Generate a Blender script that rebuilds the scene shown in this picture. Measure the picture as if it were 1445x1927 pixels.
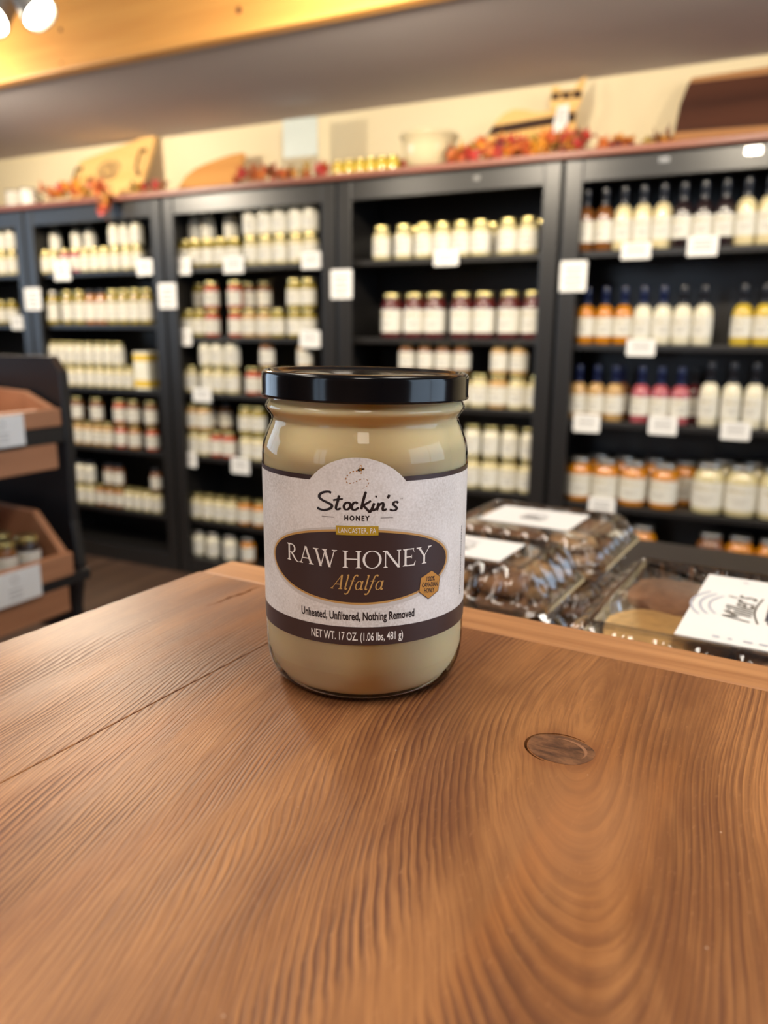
import bpy, bmesh, math, random
from mathutils import Vector, Matrix
random.seed(7)
PI = math.pi
scene = bpy.context.scene
col = scene.collection
for o in list(bpy.data.objects):
    bpy.data.objects.remove(o, do_unlink=True)

# ------------------------------------------------------------------ camera
F, CX, CY = 1450.0, 722.5, 963.5            # focal length and centre in pixels of the 1445x1927 frame
PITCH, ROLL, H, T = math.radians(12.86), 0.0084, 1.15, 1.019   # T: height of the wooden counter
cf = Vector((0, math.cos(PITCH), -math.sin(PITCH)))
r0 = Vector((1, 0, 0)); u0 = Vector((0, math.sin(PITCH), math.cos(PITCH)))
cr = r0 * math.cos(ROLL) + u0 * math.sin(ROLL)
cu = -r0 * math.sin(ROLL) + u0 * math.cos(ROLL)
CAM = Vector((0, 0, H))
cam = bpy.data.cameras.new('camera')
cam.sensor_fit = 'VERTICAL'; cam.sensor_height = 36.0; cam.sensor_width = 27.0
cam.lens = F / 1927 * 36
cam.clip_start = 0.01
cam.dof.use_dof = True
cam.dof.focus_distance = 0.264
cam.dof.aperture_fstop = 9.4
camo = bpy.data.objects.new('camera', cam)
col.objects.link(camo)
m3 = Matrix((cr, cu, -cf)).transposed()
camo.matrix_world = Matrix.Translation(CAM) @ m3.to_4x4()
scene.camera = camo

# ------------------------------------------------------------------ frames of the place
TH = math.radians(26.66)                     # the shelf wall: u runs along it, n points into it
WU = Vector((math.cos(TH), -math.sin(TH), 0)); WN = Vector((math.sin(TH), math.cos(TH), 0))
D = 2.8185                                   # distance to the bookcase fronts
WALL_N = D + 0.36
def wp(u, n, z): return WU * u + WN * n + Vector((0, 0, z))
WROT = -TH                                   # z rotation that turns local x into u, local y into n
TA = math.radians(-30.3)                     # the counter: e across the grain, g along it
def tp(e, g, z): return Vector((e * math.cos(TA) - g * math.sin(TA), e * math.sin(TA) + g * math.cos(TA), z))
def ray(x, y): return cr * ((x - CX) / F) - cu * ((y - CY) / F) + cf
def W(x, y, off=0.0):                        # pixel -> (u, z) on the plane n = D + off
    d = ray(x, y); P = d * ((D + off) / d.dot(WN))
    return P.dot(WU), H + P.z

# ------------------------------------------------------------------ light and exposure
vs = scene.view_settings
vs.view_transform = 'Standard'; vs.look = 'None'; vs.gamma = 1.0; vs.use_curve_mapping = False
vs.exposure = 0.0
world = bpy.data.worlds.new('world'); scene.world = world
world.use_nodes = True
world.node_tree.nodes['Background'].inputs[0].default_value = (0.55, 0.70, 1.0, 1)
world.node_tree.nodes['Background'].inputs[1].default_value = 0.6
def area(name, loc, target, sx, sy, power, color):
    l = bpy.data.lights.new(name, 'AREA'); l.shape = 'RECTANGLE'; l.size = sx; l.size_y = sy
    l.energy = power; l.color = color
    o = bpy.data.objects.new(name, l); col.objects.link(o); o.location = loc
    o.rotation_euler = (target - loc).to_track_quat('-Z', 'Y').to_euler()
    return o
COOL = (0.62, 0.80, 1.0); WARM = (1.0, 0.87, 0.68)
RU0, RU1, RN0 = -5.0, 2.6, -2.4              # room extents in the wall frame
SOFFIT, FASCIA_N, CEIL = 2.095, 2.275, 2.85
# daylight standing in the window openings of the side walls and the shop front
WIN_FRONT = [(-1.2, 0.8)]                    # centre u, width
for uc, w in WIN_FRONT:
    area('window_front_offscreen', wp(uc, RN0 - 0.04, 1.65), wp(uc, 0, 1.65), w, 1.5, 12, COOL)
WIN_SIDE = (-0.4, 2.1)
for ue, s in ((RU0, -1), (RU1, 1)):
    area('window_left_offscreen' if s < 0 else 'window_right_offscreen', wp(ue + s * 0.04, .85, 1.65), wp(0, .85, 1.65), 2.4, 1.5, 44 if s < 0 else 50, COOL)
# flat ceiling fixtures on the camera's side of the shop (their housings are built with the ceiling)
PANELS = [(-1.5, 0.4), (0.6, 0.4), (-1.5, -1.3), (0.6, -1.3)]
for pu, pn in PANELS:
    area('ceiling_lamp_offscreen', wp(pu, pn, CEIL - 0.065), wp(pu, pn, 0), 0.55, 1.1, 19, (1.0, 0.91, 0.80))

# ------------------------------------------------------------------ materials
MATS = {}
def nt(name):
    m = bpy.data.materials.new(name); m.use_nodes = True
    t = m.node_tree
    return m, t, t.nodes['Principled BSDF']
def srgb(r, g, b):
    f = lambda c: (c / 255 / 12.92) if c / 255 <= 0.04045 else ((c / 255 + 0.055) / 1.055) ** 2.4
    return (f(r), f(g), f(b), 1)
def mat(name, c, rough=0.5, metal=0.0, coat=0.0, vary=0.06, scale=12.0, spec=0.5, sss=0.0, bump=0.0, emit=None, estr=0):
    if name in MATS: return MATS[name]
    m, t, p = nt(name)
    n = t.nodes.new('ShaderNodeTexNoise'); n.inputs['Scale'].default_value = scale; n.inputs['Detail'].default_value = 4
    tc = t.nodes.new('ShaderNodeTexCoord'); t.links.new(tc.outputs['Object'], n.inputs['Vector'])
    mx = t.nodes.new('ShaderNodeMix'); mx.data_type = 'RGBA'
    t.links.new(n.outputs['Fac'], mx.inputs[0])
    mx.inputs[6].default_value = tuple(max(0, x * (1 - vary)) for x in c[:3]) + (1,)
    mx.inputs[7].default_value = tuple(min(1, x * (1 + vary)) for x in c[:3]) + (1,)
    t.links.new(mx.outputs[2], p.inputs['Base Color'])
    p.inputs['Roughness'].default_value = rough; p.inputs['Metallic'].default_value = metal
    p.inputs['Coat Weight'].default_value = coat; p.inputs['Specular IOR Level'].default_value = spec
    if coat: p.inputs['Coat Roughness'].default_value = 0.06
    if sss:
        p.inputs['Subsurface Weight'].default_value = sss
        p.inputs['Subsurface Radius'].default_value = (0.02, 0.014, 0.007)
        p.inputs['Subsurface Scale'].default_value = 0.4
    if bump:
        b = t.nodes.new('ShaderNodeBump'); b.inputs['Strength'].default_value = bump; b.inputs['Distance'].default_value = 0.002
        t.links.new(n.outputs['Fac'], b.inputs['Height']); t.links.new(b.outputs['Normal'], p.inputs['Normal'])
    if emit:
        p.inputs['Emission Color'].default_value = emit; p.inputs['Emission Strength'].default_value = estr
    MATS[name] = m
    return m
def thin_clear(name, tint=(1, 1, 1, 1), ior=1.5, rough=0.03, base=0.0):
    """Thin clear sheet: see-through with a fresnel reflection."""
    if name in MATS: return MATS[name]
    m, t, p = nt(name); t.nodes.remove(p)
    out = [n for n in t.nodes if n.type == 'OUTPUT_MATERIAL'][0]
    tr = t.nodes.new('ShaderNodeBsdfTransparent'); tr.inputs[0].default_value = tint
    gl = t.nodes.new('ShaderNodeBsdfGlossy'); gl.inputs['Roughness'].default_value = rough
    fr = t.nodes.new('ShaderNodeFresnel'); fr.inputs[0].default_value = ior
    ad = t.nodes.new('ShaderNodeMath'); ad.operation = 'ADD'; ad.use_clamp = True; ad.inputs[1].default_value = base
    mx = t.nodes.new('ShaderNodeMixShader')
    t.links.new(fr.outputs[0], ad.inputs[0]); t.links.new(ad.outputs[0], mx.inputs[0])
    t.links.new(tr.outputs[0], mx.inputs[1]); t.links.new(gl.outputs[0], mx.inputs[2])
    t.links.new(mx.outputs[0], out.inputs[0])
    MATS[name] = m
    return m
def wood(name, light, dark, axis='x', freq=40.0, rough=0.5, stretch=0.08, contrast=0.6):
    """plain sawn wood: rings and fibres drawn out along one local axis"""
    if name in MATS: return MATS[name]
    m, t, p = nt(name)
    tc = t.nodes.new('ShaderNodeTexCoord'); mp = t.nodes.new('ShaderNodeMapping')
    s = {'x': (stretch, 1, 1), 'y': (1, stretch, 1), 'z': (1, 1, stretch)}[axis]
    mp.inputs['Scale'].default_value = s
    t.links.new(tc.outputs['Object'], mp.inputs[0])
    n1 = t.nodes.new('ShaderNodeTexNoise'); n1.inputs['Scale'].default_value = freq; n1.inputs['Detail'].default_value = 6
    n1.inputs['Distortion'].default_value = 0.6
    n2 = t.nodes.new('ShaderNodeTexNoise'); n2.inputs['Scale'].default_value = freq * 6; n2.inputs['Detail'].default_value = 3
    t.links.new(mp.outputs[0], n1.inputs['Vector']); t.links.new(mp.outputs[0], n2.inputs['Vector'])
    ad = t.nodes.new('ShaderNodeMath'); ad.operation = 'MULTIPLY_ADD'; ad.inputs[1].default_value = 0.3
    t.links.new(n2.outputs['Fac'], ad.inputs[0]); t.links.new(n1.outputs['Fac'], ad.inputs[2])
    rp = t.nodes.new('ShaderNodeValToRGB')
    rp.color_ramp.elements[0].position = 0.65 - contrast * 0.4; rp.color_ramp.elements[0].color = dark
    rp.color_ramp.elements[1].position = 0.65 + contrast * 0.3; rp.color_ramp.elements[1].color = light
    t.links.new(ad.outputs[0], rp.inputs[0]); t.links.new(rp.outputs[0], p.inputs['Base Color'])
    p.inputs['Roughness'].default_value = rough
    MATS[name] = m
    return m

# ------------------------------------------------------------------ mesh helpers
def mesh(name, verts, faces, smooth=False):
    me = bpy.data.meshes.new(name); me.from_pydata([tuple(v) for v in verts], [], faces); me.update()
    if smooth:
        for f in me.polygons: f.use_smooth = True
    return me
def obj(name, me, m=None, parent=None, loc=None, rot=None):
    o = bpy.data.objects.new(name, me); col.objects.link(o)
    if m is not None and me is not None and not me.materials: me.materials.append(m)
    if parent is not None: o.parent = parent
    if loc is not None: o.location = loc
    if rot is not None: o.rotation_euler = rot
    return o
def tag(o, label, cat, group=None):
    o['label'] = label; o['category'] = cat
    if group: o['group'] = group
    return o
def thing(name, label, cat, loc, rotz=0.0, group=None):
    o = bpy.data.objects.new(name, None); o.empty_display_size = 0.05
    col.objects.link(o); o.location = loc; o.rotation_euler = (0, 0, rotz)
    return tag(o, label, cat, group)
def struct(o, label, cat):
    o['kind'] = 'structure'; o['label'] = label; o['category'] = cat
    return o
def bm_mesh(name, bm, smooth=False):
    me = bpy.data.meshes.new(name); bm.normal_update(); bm.to_mesh(me); bm.free()
    if smooth:
        for f in me.polygons: f.use_smooth = True
    return me
def box_me(name, x0, x1, y0, y1, z0, z1, bevel=0.0, seg=2):
    bm = bmesh.new()
    bmesh.ops.create_cube(bm, size=1)
    for v in bm.verts:
        v.co = Vector((x0 + (v.co.x + .5) * (x1 - x0), y0 + (v.co.y + .5) * (y1 - y0), z0 + (v.co.z + .5) * (z1 - z0)))
    if bevel:
        bmesh.ops.bevel(bm, geom=list(bm.edges), offset=bevel, segments=seg, affect='EDGES', profile=0.5)
    return bm_mesh(name, bm)
def box(name, x0, x1, y0, y1, z0, z1, m, parent=None, bevel=0.0, loc=None, rot=None):
    return obj(name, box_me(name, x0, x1, y0, y1, z0, z1, bevel), m, parent, loc, rot)
def lathe_me(name, prof, seg=24, smooth=True, close_bottom=True, close_top=True):
    vs_, fs = [], []
    n = len(prof)
    for r, z in prof:
        for k in range(seg):
            a = 2 * PI * k / seg
            vs_.append((r * math.cos(a), r * math.sin(a), z))
    for i in range(n - 1):
        for k in range(seg):
            k2 = (k + 1) % seg
            fs.append((i * seg + k, i * seg + k2, (i + 1) * seg + k2, (i + 1) * seg + k))
    if close_bottom: fs.append(tuple(reversed(range(seg))))
    if close_top: fs.append(tuple(range((n - 1) * seg, n * seg)))
    me = mesh(name, vs_, fs, smooth)
    return me
def prism_me(name, pts, t0, t1, axis='y', bevel=0.0):
    """extrude a 2D outline (counter-clockwise) along an axis: 'y' -> outline in xz, 'z' -> outline in xy"""
    bm = bmesh.new()
    def P(a, b, t): return (a, t, b) if axis == 'y' else ((a, b, t) if axis == 'z' else (t, a, b))
    v0 = [bm.verts.new(P(a, b, t0)) for a, b in pts]
    v1 = [bm.verts.new(P(a, b, t1)) for a, b in pts]
    n = len(pts)
    bm.faces.new(v0); bm.faces.new(list(reversed(v1)))
    for i in range(n):
        bm.faces.new((v0[i], v1[i], v1[(i + 1) % n], v0[(i + 1) % n]))
    bmesh.ops.recalc_face_normals(bm, faces=list(bm.faces))
    if bevel:
        bmesh.ops.bevel(bm, geom=[e for e in bm.edges], offset=bevel, segments=2, affect='EDGES', profile=0.5)
    return bm_mesh(name, bm)
def tube_me(name, pts, r, seg=8, smooth=True):
    vs_, fs = [], []
    pts = [Vector(p) for p in pts]
    for i, p in enumerate(pts):
        d = (pts[min(i + 1, len(pts) - 1)] - pts[max(i - 1, 0)]).normalized()
        a = d.cross(Vector((0, 0, 1)))
        if a.length < 1e-4: a = d.cross(Vector((1, 0, 0)))
        a.normalize(); b = d.cross(a)
        rr = r[i] if isinstance(r, (list, tuple)) else r
        for k in range(seg):
            t = 2 * PI * k / seg
            vs_.append(p + a * math.cos(t) * rr + b * math.sin(t) * rr)
    for i in range(len(pts) - 1):
        for k in range(seg):
            k2 = (k + 1) % seg
            fs.append((i * seg + k, i * seg + k2, (i + 1) * seg + k2, (i + 1) * seg + k))
    fs.append(tuple(range(seg))); fs.append(tuple(reversed(range((len(pts) - 1) * seg, len(pts) * seg))))
    return mesh(name, vs_, fs, smooth)
def copy_tree(o, parent=None):
    c = o.copy(); col.objects.link(c); c.parent = parent
    for ch in list(o.children): copy_tree(ch, c)
    return c
def catmull(pts, k=6):
    P = [Vector((p[0], p[1], 0)) for p in pts]
    P = [P[0] * 2 - P[1]] + P + [P[-1] * 2 - P[-2]]
    out = []
    for i in range(1, len(P) - 2):
        for j in range(k):
            t = j / k
            a, b, c, d = P[i - 1], P[i], P[i + 1], P[i + 2]
            out.append(0.5 * ((2 * b) + (c - a) * t + (2 * a - 5 * b + 4 * c - d) * t * t + (3 * b - a - 3 * c + d) * t ** 3))
    out.append(P[-2])
    return [(v.x, v.y) for v in out]
def strip2d(pts, width):
    """flat ribbon along a polyline; width is a number or one per point"""
    V, Fc = [], []
    n = len(pts)
    for i in range(n):
        a = Vector(pts[max(i - 1, 0)]); b = Vector(pts[min(i + 1, n - 1)])
        d = (b - a)
        if d.length < 1e-9: d = Vector((1, 0))
        d.normalize(); nn = Vector((-d.y, d.x))
        w = width[i] if isinstance(width, (list, tuple)) else width
        p = Vector(pts[i])
        V.append(tuple(p + nn * w / 2)); V.append(tuple(p - nn * w / 2))
    for i in range(n - 1):
        Fc.append((2 * i, 2 * i + 1, 2 * i + 3, 2 * i + 2))
    return V, Fc
class Flat:
    """collects flat 2D pieces (mm) to be wrapped onto a cylinder or laid on a plane"""
    def __init__(s): s.V, s.F = [], []
    def add(s, V, Fc):
        b = len(s.V); s.V += [tuple(v[:2]) for v in V]; s.F += [tuple(b + i for i in f) for f in Fc]
    def strip(s, pts, w): s.add(*strip2d(pts, w))
    def poly(s, pts): s.add(pts, [tuple(range(len(pts)))])
    def rect(s, x0, y0, x1, y1, nx=1):
        V = []; Fc = []
        for i in range(nx + 1):
            x = x0 + (x1 - x0) * i / nx; V += [(x, y0), (x, y1)]
        for i in range(nx): Fc.append((2 * i, 2 * i + 2, 2 * i + 3, 2 * i + 1))
        s.add(V, Fc)
    def between(s, lo, hi):
        """columns between two lists of points of equal length"""
        V = []; Fc = []
        for a, b in zip(lo, hi): V += [a, b]
        for i in range(len(lo) - 1): Fc.append((2 * i, 2 * i + 2, 2 * i + 3, 2 * i + 1))
        s.add(V, Fc)
    def xf(s, fn): s.V = [fn(*v) for v in s.V]; return s
    def wrap(s, name, R):               # mm -> metres on a cylinder whose front faces local -y
        bm = bmesh.new(); vv = [bm.verts.new((x, z, 0)) for x, z in s.V]
        for f_ in s.F:
            try: bm.faces.new([vv[i] for i in f_])
            except ValueError: pass
        for _ in range(5):              # cut wide pieces so that they follow the curve
            lng = [e_ for e_ in bm.edges if abs(e_.verts[0].co.x - e_.verts[1].co.x) > 1.3]
            if not lng: break
            bmesh.ops.subdivide_edges(bm, edges=lng, cuts=1)
            bmesh.ops.triangulate(bm, faces=[f_ for f_ in bm.faces if len(f_.verts) > 4])
        for v in bm.verts:
            x, z = v.co.x, v.co.y; v.co = Vector((R * math.sin(x / 40.0), -R * math.cos(x / 40.0), z / 1000))
        me = bpy.data.meshes.new(name); bm.to_mesh(me); bm.free()
        return s._fix(me, lambda c: Vector((c.x, c.y, 0)))
    def plane(s, name, z=0.0):
        return s._fix(mesh(name, [(x / 1000, y / 1000, z) for x, y in s.V], s.F), lambda c: Vector((0, 0, 1)))
    def upright(s, name, y=0.0):
        return s._fix(mesh(name, [(x / 1000, y, z / 1000) for x, z in s.V], s.F), lambda c: Vector((0, -1, 0)))
    def _fix(s, me, out):
        bm = bmesh.new(); bm.from_mesh(me)
        bm.normal_update()
        for f in bm.faces:
            if f.normal.dot(out(f.calc_center_median())) < 0: f.normal_flip()
        bmesh.ops.triangulate(bm, faces=[f for f in bm.faces if len(f.verts) > 4])
        bm.to_mesh(me); bm.free()
        return me
def text2d(txt, x0, y0, x1, y1, bold=0.0, spacing=1.0, shear=0.0):
    """built-in font outline fitted into the box x0..x1 (baseline y0, cap height to y1)"""
    c = bpy.data.curves.new('t', 'FONT'); c.body = txt; c.size = 1.0; c.offset = bold; c.space_character = spacing
    c.resolution_u = 3
    o = bpy.data.objects.new('t', c); col.objects.link(o)
    me = bpy.data.meshes.new_from_object(o)
    capc = bpy.data.curves.new('t', 'FONT'); capc.body = 'H'; capc.size = 1.0; capc.offset = bold; capc.resolution_u = 2
    o2 = bpy.data.objects.new('t2', capc); col.objects.link(o2)
    me2 = bpy.data.meshes.new_from_object(o2)
    cy0 = min(v.co.y for v in me2.vertices); cy1 = max(v.co.y for v in me2.vertices)
    ax = min(v.co.x for v in me.vertices); bx = max(v.co.x for v in me.vertices)
    fx = lambda v: (x0 + (v.x - ax) / (bx - ax) * (x1 - x0) + shear * ((v.y - cy0) / (cy1 - cy0)), y0 + (v.y - cy0) / (cy1 - cy0) * (y1 - y0))
    V = [fx(v.co) for v in me.vertices]; Fc = [tuple(p.vertices) for p in me.polygons]
    for oo, cc, mm in ((o, c, me), (o2, capc, me2)):
        bpy.data.objects.remove(oo); bpy.data.curves.remove(cc); bpy.data.meshes.remove(mm)
    return V, Fc

# ================================================================== THE ROOM
def multi_box(name, boxes, m, parent=None, rot=None):
    bm = bmesh.new()
    for (x0, x1, y0, y1, z0, z1) in boxes:
        r = bmesh.ops.create_cube(bm, size=1)
        for v in r['verts']:
            v.co = Vector((x0 + (v.co.x + .5) * (x1 - x0), y0 + (v.co.y + .5) * (y1 - y0), z0 + (v.co.z + .5) * (z1 - z0)))
    return obj(name, bm_mesh(name, bm), m, parent, rot=rot)
WR = (0, 0, WROT)
m_wall = mat('cream_paint', srgb(234, 219, 182), 0.75, vary=0.03, scale=3, bump=0.05)
m_ceil = mat('taupe_paint', srgb(186, 178, 178), 0.85, vary=0.03, scale=3)
m_ceil2 = mat('white_ceiling_paint', srgb(225, 218, 205), 0.85, vary=0.03, scale=3)
m_floor = wood('floor_wood', srgb(98, 74, 58), srgb(58, 42, 33), 'y', 14, 0.45, 0.08)
m_white = mat('white_trim_paint', srgb(225, 222, 215), 0.5)
fl = struct(box('floor', RU0 - .1, RU1 + .1, RN0 - .1, WALL_N + .1, -0.08, 0.0, m_floor, rot=WR), 'dark brown wooden shop floor below the shelves', 'floor')
struct(box('wall_back', RU0 - .1, RU1 + .1, WALL_N, WALL_N + .12, 0, CEIL + .1, m_wall, rot=WR), 'cream painted wall behind the black bookcases', 'wall')
m_panelw = wood('brown_wall_panelling', srgb(120, 88, 62), srgb(84, 58, 40), 'z', 12, 0.55, 0.06)
def side_wall(a, b): return [(a, b, RN0, WALL_N, 0, .9), (a, b, RN0, WALL_N, 2.4, CEIL + .1), (a, b, RN0, WIN_SIDE[0], .9, 2.4), (a, b, WIN_SIDE[1], WALL_N, .9, 2.4)]
struct(multi_box('wall_left', side_wall(RU0 - .12, RU0), m_panelw, rot=WR), 'brown panelled side wall with a window beyond the tray rack', 'wall')
fb_ = [(RU0, RU1, RN0 - .12, RN0, 0, 0.9), (RU0, RU1, RN0 - .12, RN0, 2.4, CEIL + .1)]
xs = [RU0]
for uc, w in WIN_FRONT: xs += [uc - w / 2, uc + w / 2]
xs.append(RU1)
for a, b in zip(xs[0::2], xs[1::2]): fb_.append((a, b, RN0 - .12, RN0, 0.9, 2.4))
struct(multi_box('wall_front', fb_, m_panelw, rot=WR), 'brown panelled shop-front wall with one window opening', 'wall')
struct(multi_box('wall_right', side_wall(RU1, RU1 + .12), m_panelw, rot=WR), 'brown panelled side wall with a window beyond the cookie boxes', 'wall')
m_pane = thin_clear('window_pane_glass', ior=1.45)
def window(name, x0, x1, y0, y1, along, label):
    r = bpy.data.objects.new(name, None); col.objects.link(r); r.rotation_euler = WR
    struct(r, label, 'window')
    t = 0.05
    if along == 'x':
        multi_box('window_frame', [(x0, x1, y0, y1, .9, .9 + t), (x0, x1, y0, y1, 2.4 - t, 2.4), (x0, x0 + t, y0, y1, .95, 2.35), (x1 - t, x1, y0, y1, .95, 2.35),
                                   ((x0 + x1) / 2 - .02, (x0 + x1) / 2 + .02, y0, y1, .95, 2.35)], m_white, r)
        box('pane', x0 + t, x1 - t, y0 + .03, y0 + .036, .95, 2.35, m_pane, r)
    else:
        multi_box('window_frame', [(x0, x1, y0, y1, .9, .9 + t), (x0, x1, y0, y1, 2.4 - t, 2.4), (x0, x1, y0, y0 + t, .95, 2.35), (x0, x1, y1 - t, y1, .95, 2.35),
                                   (x0, x1, (y0 + y1) / 2 - .02, (y0 + y1) / 2 + .02, .95, 2.35)], m_white, r)
        box('pane', x0 + .03, x0 + .036, y0 + t, y1 - t, .95, 2.35, m_pane, r)
window('window_1', -1.2 - .4, -1.2 + .4, RN0 - .03, RN0 + .03, 'x', 'white framed shop-front window facing the bookcases')
window('window_2', RU1 - .03, RU1 + .03, WIN_SIDE[0], WIN_SIDE[1], 'y', 'white framed window in the side wall beyond the cookie boxes')
window('window_3', RU0 - .03, RU0 + .03, WIN_SIDE[0], WIN_SIDE[1], 'y', 'white framed window in the side wall beyond the tray rack')
struct(box('ceiling', RU0, RU1, FASCIA_N, WALL_N, SOFFIT, SOFFIT + .06, m_ceil, rot=WR), 'low taupe ceiling strip above the bookcases', 'ceiling')
struct(box('ceiling_main', RU0, RU1, RN0, FASCIA_N, CEIL, CEIL + .1, m_ceil2, rot=WR), 'white main ceiling of the shop', 'ceiling')
# pine fascia in front of the dropped ceiling, with its knots and a lower trim board
m_pine = wood('golden_pine', srgb(232, 172, 92), srgb(196, 128, 58), 'x', 9, 0.42, 0.06, 0.9)
m_pine2 = m_pine
m_knot = mat('pine_knot', srgb(95, 55, 30), 0.5, vary=0.3, scale=60)
fas = bpy.data.objects.new('trim_1', None); col.objects.link(fas); fas.rotation_euler = WR
struct(fas, 'golden pine fascia beam along the edge of the low ceiling', 'beam')
box('beam_board', RU0, RU1, FASCIA_N - .035, FASCIA_N, SOFFIT + .012, CEIL, m_pine, fas, 0.003)
box('edge_strip', RU0, RU1, FASCIA_N - .046, FASCIA_N + .004, SOFFIT - .012, SOFFIT + .012, m_pine2, fas, 0.005)
for kx, ky, kr in ((449, 19, .011), (114, 56, .007), (116, 120, .006)):
    d = ray(kx, ky); k = (FASCIA_N - .0355) / d.dot(WN); P = CAM + d * k
    kn = lathe_me('knot', [(kr * 1.0, 0), (kr * .95, .0012), (kr * .5, .0018)], 14)
    obj('knot', kn, m_knot, fas, (P.dot(WU), P.dot(WN), P.z), (PI / 2, 0, 0))
# flat ceiling fixtures over the camera's side
m_house = mat('white_lamp_housing', srgb(220, 220, 215), 0.4)
m_diff = mat('lamp_diffuser', (0.9, 0.85, 0.75, 1), 0.6, emit=(1.0, 0.86, 0.68, 1), estr=2.0)
for pu, pn in PANELS:
    r = thing('ceiling_lamp', 'flat white ceiling lamp above the counter side of the shop', 'lamp', wp(pu, pn, CEIL), WROT, 'flat ceiling lamps')
    multi_box('lamp_frame', [(-.3, .3, -.58, -.55, -.06, 0), (-.3, .3, .55, .58, -.06, 0), (-.3, -.275, -.55, .55, -.06, 0), (.275, .3, -.55, .55, -.06, 0)], m_house, r)
    box('diffuser', -.275, .275, -.55, .55, -.05, -.045, m_diff, r)
# track with spot heads in front of the fascia
m_track = mat('black_track', (0.03, 0.03, 0.03, 1), 0.4)
m_head = mat('grey_lamp_head', srgb(150, 146, 140), 0.35, metal=0.3)
m_bulb = mat('lamp_bulb_face', (1, 1, 1, 1), 0.4, emit=(1.0, 0.86, 0.62, 1), estr=60.0)
TRN, TRZ = 1.655, 2.15
tr = thing('lighting_track', 'black ceiling-hung lighting track in front of the pine beam', 'lighting track', wp(-1.0, TRN, TRZ), WROT)
box('rail', -3.4, 3.4, -.018, .018, 0, .03, m_track, tr)
for su in (-2.8, 0.0, 2.8): box('hanger', su - .008, su + .008, -.008, .008, .03, CEIL - TRZ, m_track, tr)
SPOTS = [(-3.1, (-3.1, 2.95, 1.55)), (-2.045, (-1.9, 0.9, 1.3)), (-1.915, (-1.3, 1.75, 1.35)), (-1.0, (-1.75, 2.95, 1.55)), (-0.2, (-0.3, 2.95, 1.5)), (0.7, (0.2, 2.9, 1.4)), (1.6, (1.0, 2.8, 1.3))]
for i, (su, tg) in enumerate(SPOTS):
    base = wp(su, TRN, TRZ)
    lbl = {1: 'grey spot lamp head pointing down, on the track by the pine beam', 2: 'grey spot lamp head turned sideways, on the track by the pine beam'}.get(i, f'grey spot lamp head aimed at the shelves, number {i + 1} along the lighting track')
    r = thing('spot_lamp', lbl, 'lamp', base, 0, 'track spot lamps')
    aim = (wp(*tg) - (base + Vector((0, 0, -.13)))).normalized()
    q = aim.to_track_quat('-Z', 'Y').to_euler()
    obj('stem', tube_me('stem', [(0, 0, 0), (0, 0, -.09)], .008), m_head, r)
    hd = obj('lamp_head', lathe_me('lamp_head', [(.018, .075), (.03, .07), (.034, .03), (.047, -.03), (.050, -.045), (.046, -.045), (.043, -.03)], 28, close_top=False), m_head, r, (0, 0, -.13), q)
    obj('bulb_face', lathe_me('bulb_face', [(.001, -.041), (.025, -.039), (.044, -.032), (.044, -.028)], 28), m_bulb, hd)
    l = bpy.data.lights.new('spot_light', 'SPOT'); l.energy = (100, 40, 48, 56, 30, 28, 28)[i]; l.color = WARM; l.spot_size = math.radians(160); l.spot_blend = 0.9; l.shadow_soft_size = 0.045
    lo = bpy.data.objects.new('spot_light' if i in (1, 2) else 'spot_light_offscreen', l); col.objects.link(lo)   # heads 1 and 2 are the two in the picture
    lo.location = base + Vector((0, 0, -.13)) + aim * 0.055; lo.rotation_euler = q

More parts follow.
